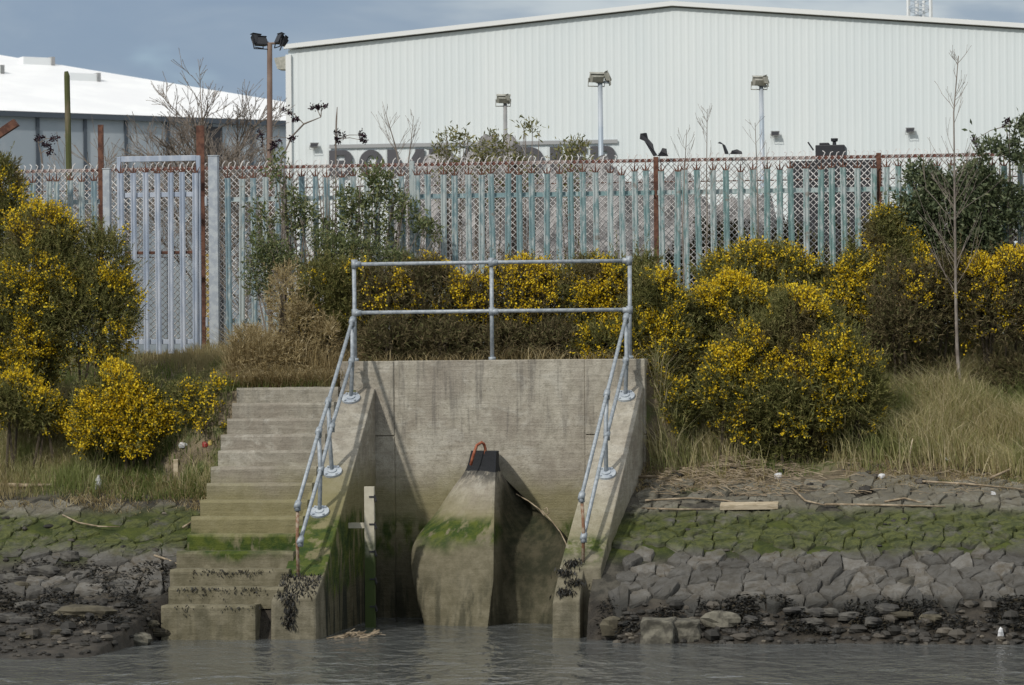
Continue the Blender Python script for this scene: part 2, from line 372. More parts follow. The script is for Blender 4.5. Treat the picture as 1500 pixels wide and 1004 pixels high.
def water(n, b):
    p, r = n.pos()
    a = n.noise(n.vmul(p, (1.0, .55, 1)), 1.5, 3, .5, .5); c = n.noise(n.vmul(p, (1, .5, 1)), 4.5, 3, .55, .3)
    n.put(b.inputs['Normal'], n.bump(n.math('ADD', a, n.math('MULTIPLY', c, .5)), 1.0, .12))
    n.put(b.inputs['Base Color'], n.mix(n.noise(p, .5, 3), (.082, .088, .086), (.112, .118, .118)))
    b.inputs['IOR'].default_value = 1.33
M['water'] = mat('murky water', rough=.11, build=water)

# ------------------------------------------------------------------ the setting: ground, water, stone paving
def lines(rng): return np.unique(np.round(np.concatenate(rng), 4))
gu = lines([[-500, -200, -80, -40, -22, -15, -12], np.arange(-10, 10.01, .1), [-1.78, -1.72, 1.22, 1.28, 12, 15, 22, 40, 80, 200, 500]])
gv = lines([[-80, -45, -25, -15, -11, -9, -8], np.arange(-7, 4.01, .1), [.05, .15, 4.5, 5, 6, 8, 11, 15, 25, 40, 70, 120, 250, 500, 900]])
U, V = np.meshgrid(gu, gv); Z = zt(U, V)
Z = Z + np.random.RandomState(3).normal(0, .008, Z.shape) * ((V > -5) & (V < 4))
nv_, nu_ = U.shape; idx = np.arange(nv_ * nu_).reshape(nv_, nu_)
gf = np.stack([idx[:-1, :-1], idx[:-1, 1:], idx[1:, 1:], idx[1:, :-1]], -1).reshape(-1, 4)
solo('ground', (np.stack([U, V, Z], -1).reshape(-1, 3), gf), M['ground'], kind='structure', smooth=True)
solo('water', MB().add([(-600, -400, 0), (600, -400, 0), (600, 0.03, 0), (-600, .03, 0)], [(0, 1, 2, 3)]), M['water'], kind='structure')

def voronoi(rect, du, dv, rnd):
    u0, u1, v0, v1 = rect; nu = max(1, int((u1 - u0) / du)); nv = max(1, int((v1 - v0) / dv)); pts = {}
    for j in range(-1, nv + 1):
        for i in range(-1, nu + 1):
            pts[i, j] = (u0 + (i + .5 + (.5 if j % 2 else 0) + rnd.uniform(-.47, .47)) * du, v0 + (j + .5 + rnd.uniform(-.42, .42)) * dv)
    cells = []
    for j in range(nv):
        for i in range(nu):
            c = pts[i, j]; poly = [(c[0] - du, c[1] - dv), (c[0] + du, c[1] - dv), (c[0] + du, c[1] + dv), (c[0] - du, c[1] + dv)]
            for a in range(-2, 3):
                for b in range(-2, 3):
                    q = pts.get((i + a, j + b))
                    if not q or (a, b) == (0, 0): continue
                    m = ((c[0] + q[0]) / 2, (c[1] + q[1]) / 2); nx, ny = (q[0] - c[0]), (q[1] - c[1])
                    out = []
                    for k in range(len(poly)):
                        A, B = poly[k], poly[(k + 1) % len(poly)]
                        da = (A[0] - m[0]) * nx + (A[1] - m[1]) * ny; db = (B[0] - m[0]) * nx + (B[1] - m[1]) * ny
                        if da <= 0: out.append(A)
                        if da * db < 0: t = da / (da - db); out.append((A[0] + (B[0] - A[0]) * t, A[1] + (B[1] - A[1]) * t))
                    poly = out
                    if len(poly) < 3: break
                if len(poly) < 3: break
            if len(poly) >= 3: cells.append((c, poly))
    return cells
def pave(mb, cells, rnd, height, skip=lambda u, v: False):
    for c, poly in cells:
        if skip(*c): continue
        cx = sum(p[0] for p in poly) / len(poly); cy = sum(p[1] for p in poly) / len(poly)
        P = []                                         # densify and round the outline
        for k in range(len(poly)):
            A, B = poly[k], poly[(k + 1) % len(poly)]
            L = math.hypot(A[0] - B[0], A[1] - B[1])
            if L < .03: continue
            for t in ((.05, .35, .65, .95) if L > .09 else (.25, .75)): P.append((A[0] + (B[0] - A[0]) * t, A[1] + (B[1] - A[1]) * t))
        if len(P) < 4: continue
        h = height(cx, cy) * rnd.uniform(.5, 1.5); tu, tv = rnd.uniform(-.12, .12), rnd.uniform(-.16, .12)
        n = len(P); vs = []
        for sc, hh in ((.965, -.10), (.955, .45), (.91, .88), (.76, 1.0)):
            for k, p in enumerate(P):
                j = 1 + rnd.uniform(-.045, .025); du_, dv_ = (p[0] - cx) * sc * j, (p[1] - cy) * sc * j
                z = ztf(cx + du_, cy + dv_) if hh < .3 else ztf(cx, cy) + (ztf(cx, cy + .1) - ztf(cx, cy - .1)) * 5 * dv_
                vs.append((cx + du_, cy + dv_, z + hh * h + (tu * du_ + tv * dv_) * (hh > .3) + (rnd.uniform(-.011, .011) if hh > .5 else 0)))
        vs.append((cx, cy, ztf(cx, cy) + h * 1.03))
        fs = [(r_ * n + k, r_ * n + (k + 1) % n, (r_ + 1) * n + (k + 1) % n, (r_ + 1) * n + k) for r_ in range(3) for k in range(n)]
        fs += [(3 * n + k, 3 * n + (k + 1) % n, 4 * n) for k in range(n)]
        mb.add(vs, fs)
rnd = random.Random(11)
pm = MB()
pave(pm, voronoi((1.45, 8.6, -3.4, -2.3), .27, .17, rnd), rnd, lambda u, v: .042, lambda u, v: rnd.random() < .05)
pave(pm, voronoi((1.48, 8.6, -2.3, -.25), .24, .175, rnd), rnd, lambda u, v: .034 if v < -1.2 else .028, lambda u, v: rnd.random() < .07)
solo('stone_paving', pm, M['stones'], kind='structure')
pm = MB()
pave(pm, voronoi((-9.6, -3.15, -3.3, -2.3), .30, .24, rnd), rnd, lambda u, v: .04, lambda u, v: rnd.random() < .25)
pave(pm, voronoi((-9.6, -3.12, -2.3, -.75), .28, .2, rnd), rnd, lambda u, v: .02, lambda u, v: rnd.random() < .12)
solo('stone_paving', pm, M['stones'], kind='structure')

# ------------------------------------------------------------------ concrete outfall
def cz(v): return 2.625 + .645 * v
out = thing('concrete_outfall', 'weathered concrete outfall with headwall, two sloping wing walls and a bow shaped cutwater', 'outfall', (0, 0, 0))
hw = MB()
hw.box(-1.36, .83, .012, .36, -.6, 2.93)
for a, b in ((-1.99, -1.364), (.834, 1.52)):
    hw.box(a, b, 0, .357, -.6, 2.068); hw.box(a + .002, b - .002, .002, .355, 2.076, 2.928)
    hw.box(a + .02, b - .02, .03, .33, 2.0, 2.1)
hw.box(-1.375, -1.355, .018, .33, -.5, 2.925); hw.box(.825, .847, .018, .33, -.5, 2.925)
part('headwall', hw, M['conc'], out, bevel=.012)
def wing(ui0, ui1, uo0, uo1, vend):
    m = MB(); vs = [-.002, -.7, -1.4, -2.1, -2.75, vend]; pv = []
    for i, v in enumerate(vs):
        t = v / vend; ui = ui0 + (ui1 - ui0) * t; uo = uo0 + (uo1 - uo0) * t; pv.append([(ui, v, -.7), (uo, v, -.7), (uo, v, cz(v)), (ui, v, cz(v))])
    n = len(vs); P = [p for q in pv for p in q]; fs = [(0, 1, 2, 3), tuple((n - 1) * 4 + k for k in (3, 2, 1, 0))]
    for i in range(n - 1):
        for k in range(4): a, b = i * 4 + k, i * 4 + (k + 1) % 4; fs.append((a, b, b + 4, a + 4))
    m.add(P, fs); return m
part('wing_wall', wing(-1.58, -1.56, -1.99, -2.0, -3.12), M['wing'], out, bevel=.015)
part('wing_wall', wing(1.12, .93, 1.50, 1.37, -2.95), M['cope'], out, bevel=.015)
nz = MB()
nz.hexa([(-2.06, -3.52, -.7), (-1.55, -3.52, -.7), (-1.545, -2.9, -.7), (-2.05, -2.9, -.7), (-2.04, -3.52, .40), (-1.56, -3.52, .44), (-1.562, -3.08, .655), (-2.02, -3.08, .64)])
part('wall_nose', nz, M['cope'], out, bevel=.02)
nz = MB()
nz.hexa([(.88, -3.26, -.7), (1.185, -3.26, -.7), (1.19, -2.8, -.7), (.915, -2.8, -.7), (.89, -3.24, .37), (1.18, -3.24, .40), (1.185, -2.9, .75), (.925, -2.9, .745)])
part('wall_nose', nz, M['cope'], out, bevel=.02)
# bow shaped cutwater: horizontal slices from headwall to ridge and back
zs = [-.6, -.3] + [.05 * k for k in range(39)]
VV = (-.04, -.06, -.12, -.30, -.66, -.84, -.98, -1.08, -1.14)
YL = (662, 690, 712, 750, 785, 805, 840, 880, 915)
TL = sorted((inv(x, y, v)[1], inv(x, y, v)[0], v) for x, y, v in zip((690, 683, 665, 640, 611, 602, 603, 611, 622), YL, VV))
TR = sorted((inv(x, y, v)[1], inv(x, y, v)[0], v) for x, y, v in zip((727, 728, 750, 790, 823, 832, 830, 822, 812), YL, VV))
def col_(T, k):
    a = np.interp(zs, [t[0] for t in T], [t[k] for t in T])
    for _ in range(2): a = np.concatenate([a[:1], (a[:-2] + 2 * a[1:-1] + a[2:]) / 4, a[-1:]])
    return a
UL, VL, UR, VR = col_(TL, 1), col_(TL, 2), col_(TR, 1), col_(TR, 2)
RV = np.interp(zs, [-.6, 0, .4, .9, 1.4, 1.9], [-1.58, -1.48, -1.34, -1.16, -.92, -.70])
RU = np.interp(zs, [-.6, 0, .5, .9, 1.4, 1.9], [-.07, -.07, -.03, -.045, -.07, -.08])
pr = MB(); rows = []
for k, z in enumerate(zs):
    ul, vl, ur, vr, rv, ru = UL[k], VL[k], UR[k], VR[k], RV[k], RU[k]; sc = min(1, max(0, 1.75 - z) / .5)
    row = [(ul + .10 * sc, .03, z), (ul + .035 * sc, vl * .45, z), (ul + .004, vl * .8, z), (ul, vl, z)]
    for t in (.07, .16, .28, .42, .56, .70, .85):
        b_ = math.sin(math.pi * t ** .7) * .10 * sc; row.append((ul + (ru - ul) * t - b_ * .3, vl + (rv - vl) * t - b_, z))
    row += [(ru - .02, rv, z), (ru, rv + .006, z)]
    P0, P3 = (ru, rv + .006), (ur, vr); dp = abs(rv - vr)
    P1 = (ru + .03 * sc, rv + (.30 + .75 * dp) * (.3 + .7 * sc)); P2 = (ru + (ur - ru) * .55, vr + .42 * sc)
    for t in (.08, .17, .28, .40, .52, .64, .76, .88, .96, 1):
        c0, c1, c2, c3 = (1 - t) ** 3, 3 * t * (1 - t) ** 2, 3 * t * t * (1 - t), t ** 3
        row.append((c0 * P0[0] + c1 * P1[0] + c2 * P2[0] + c3 * P3[0], min(-.03, c0 * P0[1] + c1 * P1[1] + c2 * P2[1] + c3 * P3[1]), z))
    row += [(ur + .012 * sc, vr + .02 * sc, z), (ur - .01, vr * .55, z), (ur - .06 * sc, .03, z)]; rows.append(row)
n = len(rows[0])
pr.add([p for r_ in rows for p in r_], [(k * n + i, k * n + i + 1, (k + 1) * n + i + 1, (k + 1) * n + i) for k in range(len(zs) - 1) for i in range(n - 1)] + [tuple((len(zs) - 1) * n + i for i in range(n))])
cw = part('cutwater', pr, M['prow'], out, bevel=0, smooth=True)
e_ = cw.modifiers.new('edges', 'EDGE_SPLIT'); e_.split_angle = R(38)
lp = MB(); a = inv(692, 674, -.5); b = inv(711, 662, -.4)
lp.tube([(a[0] - .02, -.50, a[1] - .06), (a[0] + .01, -.5, a[1] + .05), (a[0] + .05, -.48, 1.97), (a[0] + .10, -.46, 2.0), (b[0] - .01, -.43, 1.98), (b[0], -.4, 1.93), (b[0], -.4, 1.86)], .017, 8)
part('lifting_loop', lp, M['rustred'], cw, smooth=True)

st = thing('concrete_steps', 'flight of worn concrete steps climbing from the water to the grass', 'steps', (-2.6, -3.65, 0))
rnd = random.Random(5)
for i in range(14):
    v0 = -3.65 + .268 * i; zt_ = .362 + .175 * i; m = MB()
    ul = -3.16 - .035 * (i < 6) + rnd.uniform(-.03, .03); ur = -1.93 - .004 * i; N = 14
    if i == 0: ur = -2.18
    zb = -.7 if i == 0 else zt_ - .225
    fr = [(ul + (ur - ul) * k / N, v0 + rnd.uniform(-.007, .007)) for k in range(N + 1)]
    bk = v0 + .30 + .003 * i
    P = []; 
    for k, (u, v) in enumerate(fr):
        dz = rnd.uniform(-.006, .006)
        P += [(u, v + .004, zb), (u, v, zt_ - .03), (u, v + .018, zt_ + dz), (u, bk, zt_ + dz * .3), (u, bk, zb)]
    fs = [tuple(range(5))[::-1], tuple(N * 5 + q for q in range(5))]
    for k in range(N):
        for q in range(5): a, b = k * 5 + q, k * 5 + (q + 1) % 5; fs.append((a, b, b + 5, a + 5))
    m.add(P, fs); part('step', m, M['step'], st)
ft = MB(); ft.box(-3.2, -2.66, -3.60, -3.3, -.6, .34); part('footing', ft, M['step'], st, bevel=.02)

# ------------------------------------------------------------------ tubular rails
PR = .0235
def fitting(mb, p, d, r=.037, L=.075):
    p = Vector(p); d = Vector(d).normalized(); mb.tube([p - d * L / 2, p + d * L / 2], r, 10)
g = thing('guard_rail', 'galvanised two bar guard rail along the top of the outfall headwall', 'guard rail', (-.25, .13, 2.93))
pu = [-1.835, -.245, 1.335]; v0 = .13
for i, u in enumerate(pu):
    m = MB(); m.tube([(u, v0, 2.90), (u + (.006 * (i - 1)), v0, 4.04)], PR, 12); part('post', m, M['galv'], g, smooth=True)
for z in (4.04, 3.485):
    m = MB(); m.tube([(pu[0], v0, z), (pu[1], v0, z + .003), (pu[2], v0, z)], PR * .95, 12); part('rail', m, M['galv'], g, smooth=True)
for u in pu:
    for z, r_, l_ in ((4.045, .036, .10), (3.485, .036, .085), (2.945, .042, .04)):
        m = MB(); fitting(m, (u, v0, z), (0, 0, 1), r_, l_)
        if z > 3: fitting(m, (u + (.03 if u < 1 else -.03), v0, z - .004), (1, 0, 0), .034, .09)
        part('fitting', m, M['galv'], g, smooth=True)
def handrail(label, posts, top, low, flanged):
    base = posts[0][0]; t = thing('handrail', label, 'handrail', (base[0], base[1], base[2]))
    for i, (p, q, r) in enumerate(posts):
        m = MB(); p, q = Vector(p), Vector(q); mid = (p + q) / 2 + Vector((random.Random(i).uniform(-.015, .015), 0, 0))
        m.tube([p - Vector((0, 0, .04)), mid, q], r, 10); po = part('post', m, M['galv'] if r > .02 else M['rustpipe'], t, smooth=True, label=None if r > .02 else 'thin rusty end post')
        if i in flanged:
            f = MB(); s = .645; nrm = Vector((0, -s, 1)).normalized(); c = Vector((p.x, p.y, cz(p.y) + .004)) + nrm * .006
            f.tube([c - nrm * .012, c + nrm * .016], .108, 20); f.tube([c, c + nrm * .03], .05, 12)
            for k in range(4):
                a = math.pi / 4 + k * math.pi / 2; e = Vector((math.cos(a), math.sin(a) , math.sin(a) * s)) * .08
                f.tube([c + e, c + e + nrm * .032], .013, 6)
            part('base_plate', f, M['galvp'], po)
    for L in (top, low):
        m = MB(); m.tube(L, PR * .92, 12); part('rail', m, M['galv'], t, smooth=True)
    for L in (top, low):
        for k, p in enumerate(L):
            d = Vector(L[min(k + 1, len(L) - 1)]) - Vector(L[max(k - 1, 0)]); m = MB()
            fitting(m, p, d, .036, .085); fitting(m, Vector(p) - Vector((0, 0, .03)), (0, 0, 1), .033, .07)
            part('fitting', m, M['galv'], t, smooth=True)
def on(px, py, v): u, z = inv(px, py, v); return (u, v, z)
vA, vB, vC, vD = -.2, -1.45, -2.1, -3.1
def P3(u, v): return (u, v, cz(v))
fa, fb, fc, fd = on(514, 585, vA), on(487, 700, vB), on(468, 752, vC), on(437, 845, vD)
topL = [on(516, 470, vA), on(481, 588, vB), on(467, 632, vC), on(436, 740, vD)]
lowL = [on(515, 529, vA), on(486, 625, vB), on(470, 688, vC), on(440, 792, vD)]
handrail('dented galvanised handrail on the wing wall beside the steps', [(P3(fa[0], vA), topL[0], PR), (P3(fb[0], vB), topL[1], PR), (P3(fc[0], vC), topL[2], PR), (P3(fd[0], vD), topL[3], .018)], topL, lowL, (0, 1, 2))
vB, vD = -1.5, -2.86
fa, fb, fd = on(916, 580, vA), on(888, 695, vB), on(854, 838, vD)
topR = [on(917, 465, vA), on(889, 577, vB), on(852, 727, vD)]
lowR = [on(917, 527, vA), on(889, 637, vB), on(855, 786, vD)]
handrail('galvanised handrail on the wing wall beside the stone slope', [(P3(fa[0], vA), topR[0], PR), (P3(fb[0], vB), topR[1], PR), (P3(fd[0], vD), topR[2], .018)], topR, lowR, (0, 1))

t = thing('tide_board', 'pale notched timber tide board standing in the outfall recess', 'tide gauge', (-1.3, -1.7, 0))
bu, bz = inv(541, 713, -1.7)
m = MB(); m.box(bu - .055, bu + .055, -1.72, -1.655, -.6, bz); part('board', m, M['gauge'], t, bevel=.004)
for k in range(5):
    m = MB(); z = bz - .12 - k * .3; m.hexa([(bu + .058, -1.725, z), (bu + .07, -1.725, z - .05), (bu + .07, -1.66, z - .05), (bu + .058, -1.66, z), (bu + .058, -1.725, z + .03), (bu + .08, -1.725, z - .03), (bu + .08, -1.66, z - .03), (bu + .058, -1.66, z + .03)])
    m.box(bu + .0, bu + .056, -1.728, -1.718, z, z + .018)
    part('notch', m, M['dark'], t)
m = MB(); zb = inv(520, 770, -1.7)[1]; m.box(-1.6, bu - .057, -1.70, -1.66, zb - .03, zb + .03); part('bracket', m, M['gauge'], t)
# scum of twigs
m_ = MB(); r9 = random.Random(4)
for k in range(26):
    u_ = -1.5 + r9.random() * .42; v_ = -3.3 + r9.uniform(-.1, .25); a_ = r9.uniform(-.8, .8); L_ = r9.uniform(.08, .26)
    m_.tube([(u_, v_, .004), (u_ + L_ * .5, v_ + a_ * L_ * .4, .02 + r9.random() * .03), (u_ + L_, v_ + a_ * L_, .01 + r9.random() * .07)], r9.uniform(.004, .008), 4)
solo('twig_litter', m_, M['stick'], 'floating twigs caught at the corner of the left wing wall', 'twigs', kind='stuff')
# rope lying over the cutwater's flank
m = MB(); rp = [on(x, y, v) for x, y, v in ((756, 724, -.3), (774, 734, -.38), (790, 746, -.44), (797, 755, -.52), (804, 752, -.54), (801, 744, -.52), (794, 748, -.52), (808, 763, -.62), (821, 780, -.74), (829, 796, -.86), (833, 810, -.9))]
m.tube(rp, .007, 6); solo('rope', m, M['stick'], 'frayed pale rope draped along the shaded flank of the cutwater', 'rope', rp[0], smooth=True)

# ------------------------------------------------------------------ vegetation builders (numpy)
def unit(a): return a / (np.linalg.norm(a, axis=1, keepdims=True) + 1e-9)
def spikes(base, dirs, length, width, rng, nseg=1):
    n = len(base); side = unit(np.cross(dirs, rng.normal(size=(n, 3)))) * (width[:, None] * .5)
    v = np.stack([base - side, base + side, base + dirs * length[:, None]], 1).reshape(-1, 3)
    return v, np.arange(n * 3).reshape(-1, 3)
def leaves(base, dirs, length, width, rng):          # diamond leaf, folded a little
    n = len(base); s = unit(np.cross(dirs, rng.normal(size=(n, 3)))); nn = np.cross(s, dirs)
    mid = base + dirs * length[:, None] * .5 + nn * (length[:, None] * .08)
    v = np.stack([base, mid - s * width[:, None] * .5, base + dirs * length[:, None], mid + s * width[:, None] * .5], 1).reshape(-1, 3)
    return v, np.arange(n * 4).reshape(-1, 4)
def clump(p, k, ph): return (np.sin(p[:, 0] * k + ph) + np.sin(p[:, 1] * k * .9 + 2 * ph) + np.sin(p[:, 2] * k * 1.2 + ph * 3) + np.sin((p[:, 0] + p[:, 2]) * k * 1.9 + ph * .5)) / 4
def lobe_points(lobes, n, rng, inner=.5):
    vol = np.array([l[3] * l[5] + l[3] * l[4] for l in lobes]); cnt = (n * vol / vol.sum()).astype(int); P = []; N = []; S = []; Q = []
    for l, c in zip(lobes, cnt):
        d = unit(rng.normal(size=(c, 3))); d[:, 2] = np.where(d[:, 2] < -.8, -d[:, 2], d[:, 2])
        s = inner + (1 - inner) * rng.random(c) ** .6
        s *= 1 + .16 * np.sin(d[:, 0] * 5 + l[0] * 7) * np.sin(d[:, 2] * 6 + l[1] * 9) + .10 * np.sin(d[:, 1] * 11 + d[:, 0] * 13)
        s *= 1 + rng.normal(0, .075, c); s *= 1 + .12 * np.sin(d[:, 0] * 17 + l[0] * 5) * np.sin(d[:, 2] * 15 + d[:, 1] * 9)
        dd = d * s[:, None] * np.array(l[3:6]); dd[:, 2] = np.where(dd[:, 2] < 0, dd[:, 2] * 1.35, dd[:, 2]); P.append(np.array(l[:3]) + dd); N.append(unit(d / np.array(l[3:6]))); S.append(s); Q.append(np.full(c, l[6]))
    return np.concatenate(P), np.concatenate(N), np.concatenate(S), np.concatenate(Q)
GORSE = 'flowering gorse bushes'
def gorse(label, c, lobes, n, seed, m='gorse', group=GORSE, fl_top=None, name='gorse_bush'):
    """c = (u, v); lobes = (du, dv, dz, ru, rv, rz, flower share)"""
    rng = np.random.default_rng(seed); z0 = ztf(*c); t = thing(name, label, 'bush', (c[0], c[1], z0), group)
    L = [(c[0] + a, c[1] + b, z0 + d, ru, rv, rz, q) for a, b, d, ru, rv, rz, q in lobes]
    P, N, S, Q = lobe_points(L, n, rng)
    ok = P[:, 2] > zt(P[:, 0], P[:, 1]) - .02; P, N, S, Q = P[ok], N[ok], S[ok], Q[ok]
    ax = unit(N * .9 + np.array([0, 0, .55]) + rng.normal(0, .35, P.shape))
    K = 9; B = np.repeat(P, K, 0); A = np.repeat(ax, K, 0); tt = rng.random(len(B)) * .13
    D = unit(A * .75 + rng.normal(0, .5, B.shape))
    V, Fc = spikes(B + A * tt[:, None], D, rng.uniform(.035, .085, len(B)), rng.uniform(.009, .016, len(B)), rng)
    sh = np.where((S > .86) & (rng.random(len(P)) < .15))[0]; K2 = 30                      # long shoots that break the outline
    if len(sh):
        B2 = np.repeat(P[sh], K2, 0); A2 = np.repeat(unit(ax[sh] + np.array([0, 0, .5])), K2, 0); L2 = np.repeat(rng.uniform(.14, .5, len(sh)) * rng.uniform(.5, 1, len(sh)), K2); t2 = rng.random(len(B2))
        V2, F2 = spikes(B2 + A2 * (t2 * L2)[:, None], unit(A2 * .9 + rng.normal(0, .5, B2.shape)), rng.uniform(.03, .07, len(B2)) * (1.2 - .7 * t2), rng.uniform(.008, .013, len(B2)), rng)
        F2 = F2 + len(V); V = np.concatenate([V, V2]); Fc = np.concatenate([Fc, F2])
    part('foliage', (V, Fc), M[m], t, kind='stuff')
    k = (S > .78) & (rng.random(len(P)) < np.clip(Q * 1.15 * (.55 + 3.2 * clump(P, 6.5, seed)) * (1.15 - .5 * N[:, 1]), 0, 1))
    if fl_top is not None: k &= P[:, 2] > fl_top
    Pf, Af = P[k], ax[k]
    if len(Pf):
        K = 13; B = np.repeat(Pf, K, 0) + np.repeat(Af, K, 0) * (.02 + rng.random((len(Pf) * K, 1)) * .15) + rng.normal(0, .02, (len(Pf) * K, 3))
        V, Fc = leaves(B, unit(np.repeat(Af, K, 0) + rng.normal(0, .7, B.shape)), rng.uniform(.020, .037, len(B)), rng.uniform(.015, .028, len(B)), rng)
        part('flowers', (V, Fc), M['flower'], t, kind='stuff')
    s = MB(); rr = random.Random(seed)
    for l in L:
        for k in range(3):
            b = (l[0] + rr.uniform(-.15, .15), l[1] + rr.uniform(-.1, .1)); s.tube([(b[0], b[1], ztf(*b) - .03), (l[0] + rr.uniform(-.3, .3) * l[3], l[1] + rr.uniform(-.3, .3) * l[4], l[2]), (l[0] + rr.uniform(-.6, .6) * l[3], l[1] - .5 * l[4], l[2] + .5 * l[5])], [.02, .013, .005], 5)
    part('stem', s, M['gstem'], t)
    return t
def cen(px, py, v): return inv(px, py, v)
def gb(label, px, v, lob, n, seed, **kw):
    """lobes given in photo pixels (x, y, half width, half height, flower share, dv), turned into metres at depth v"""
    u = inv(px, 500, v)[0]; z0 = ztf(u, v); k = (DIST + v) / F; L = []
    for x, y, hx, hy, q, dv in lob:
        uu, zz = inv(x, y, v + dv); L.append((uu - u, dv, zz - z0, hx * k * .92, max(.28, .8 * min(hx, hy) * k), hy * k * .92, q))
    lo, hi = min(l[0] - l[3] for l in L), max(l[0] + l[3] for l in L)
    if hi - lo > 1.15: L.append(((lo + hi) / 2, -.05, .12, (hi - lo) * .30, .26, .24, 0))           # low growth hiding the stems
    return gorse(label, (u, v), L, int(n * 1.12), seed, **kw)

gb('tall gorse bush thick with yellow flowers in front of the gate', 90, .75, [(60, 420, 88, 84, .55, 0), (125, 470, 70, 70, .5, -.1), (20, 500, 80, 92, .5, -.15), (148, 395, 40, 60, .08, .1), (25, 545, 48, 46, .4, -.25), (62, 345, 52, 40, .34, .1), (165, 450, 40, 40, .2, .05)], 9000, 1)
gb('gorse bush beneath a bent post, cut by the left edge of the photo', 5, 2.3, [(0, 290, 34, 64, .6, 0), (-20, 340, 60, 60, .4, 0)], 2200, 2)
gb('small round gorse bush covered in flowers below the gate', 176, -.1, [(180, 592, 56, 46, 1.1, 0), (150, 618, 42, 36, 1.0, -.05), (205, 615, 38, 46, 1.1, -.05)], 4200, 24)
gb('low gorse clump growing at the foot of the tall bush', 35, -.15, [(20, 590, 40, 30, .4, 0), (62, 606, 18, 22, .6, 0)], 1300, 4)
gb('straggly half brown gorse growing against the top of the steps', 292, -.05, [(288, 600, 30, 28, .4, 0), (318, 618, 16, 26, .1, 0), (268, 582, 16, 16, .2, 0), (322, 575, 12, 12, .6, 0)], 620, 5)
gb('dark gorse bush behind the first bay of the guard rail', 600, 1.35, [(580, 470, 66, 56, .05, 0), (640, 450, 56, 60, .34, 0), (690, 465, 40, 60, .22, -.05), (560, 430, 36, 34, .14, 0), (620, 408, 30, 20, .5, 0), (570, 505, 44, 30, 0, -.45), (650, 505, 48, 30, 0, -.45)], 5200, 6, m='gorsebrown', fl_top=3.35)
gb('gorse bush with sparse flowers behind the middle post of the guard rail', 760, 1.4, [(740, 450, 56, 58, .42, 0), (800, 455, 52, 58, .42, 0), (775, 490, 60, 40, .05, -.1), (775, 412, 30, 22, .6, 0), (740, 508, 50, 28, 0, -.5), (815, 508, 44, 28, .02, -.5)], 4200, 7, m='gorsebrown', fl_top=3.3)
gb('gorse bush with a bright yellow top behind the right end of the guard rail', 880, 1.3, [(860, 432, 44, 44, .95, 0), (905, 428, 38, 42, .95, 0), (880, 490, 58, 42, .25, -.05), (890, 508, 44, 26, .2, -.45), (940, 430, 38, 48, .5, .1)], 4600, 8)
gb('gorse bush bulging past the corner of the headwall', 965, .9, [(960, 460, 44, 56, .34, 0), (940, 500, 40, 36, .34, -.1), (985, 520, 34, 60, .08, -.1), (965, 560, 24, 44, .1, -.35), (985, 600, 26, 34, .06, -.5)], 4200, 9)
gb('broad dark gorse bush spreading down the bank to the dry grass', 1150, .45, [(1120, 530, 72, 54, .22, 0), (1210, 552, 74, 58, .15, -.05), (1068, 566, 42, 48, .16, -.1), (1256, 584, 42, 42, .16, -.1), (1150, 592, 84, 40, .07, -.25), (1165, 470, 40, 34, .4, .1)], 11500, 10)
gb('gorse bush with a band of dense yellow bloom above the broad dark bush', 1090, 1.3, [(1070, 458, 54, 42, .6, 0), (1135, 468, 44, 36, .6, 0), (1020, 475, 34, 40, .4, 0), (1190, 480, 40, 38, .12, 0)], 4800, 12)
gb('upright gorse bush against the pickets, yellow in streaks', 1125, 2.3, [(1100, 405, 38, 44, .24, 0), (1150, 410, 44, 40, .12, 0), (1060, 420, 40, 36, .08, 0)], 3000, 13)
gb('narrow gorse with one upright yellow spike in front of the fence', 1250, 2.4, [(1251, 405, 15, 34, .75, 0), (1240, 450, 40, 34, .2, -.1), (1215, 440, 34, 40, .06, 0)], 2300, 14)
gb('gorse climbing the fence beside a rusty post', 1300, 2.6, [(1298, 345, 20, 30, .5, 0), (1315, 370, 26, 26, .2, 0), (1320, 420, 46, 50, .18, -.2)], 2600, 15)
gb('brownish gorse bush behind the tall bare sapling', 1370, 2.0, [(1340, 450, 60, 50, .10, 0), (1385, 430, 50, 44, .14, 0), (1320, 480, 46, 40, .05, -.2)], 4200, 16, m='gorsebrown')
gb('gorse bush with flowers along its top at the right edge of the photo', 1460, 2.0, [(1440, 425, 46, 32, .6, 0), (1490, 412, 40, 36, .6, 0), (1460, 465, 60, 36, .04, -.1), (1530, 440, 50, 50, .2, 0)], 5000, 17, m='gorsebrown')
gb('dark green gorse between the dead brown heap and the guard rail', 490, 1.5, [(480, 450, 46, 60, .03, 0), (520, 430, 40, 40, .04, .1), (510, 490, 34, 50, 0, 0)], 3000, 19)
gb('dead brown gorse heap left of the guard rail', 430, .95, [(416, 440, 15, 48, 0, 0), (440, 485, 24, 36, .0, .1), (405, 525, 40, 22, 0, -.1), (365, 512, 22, 28, 0, 0), (478, 505, 20, 30, 0, .1)], 1500, 18, m='bracken', group='withered bushes', name='withered_bush')

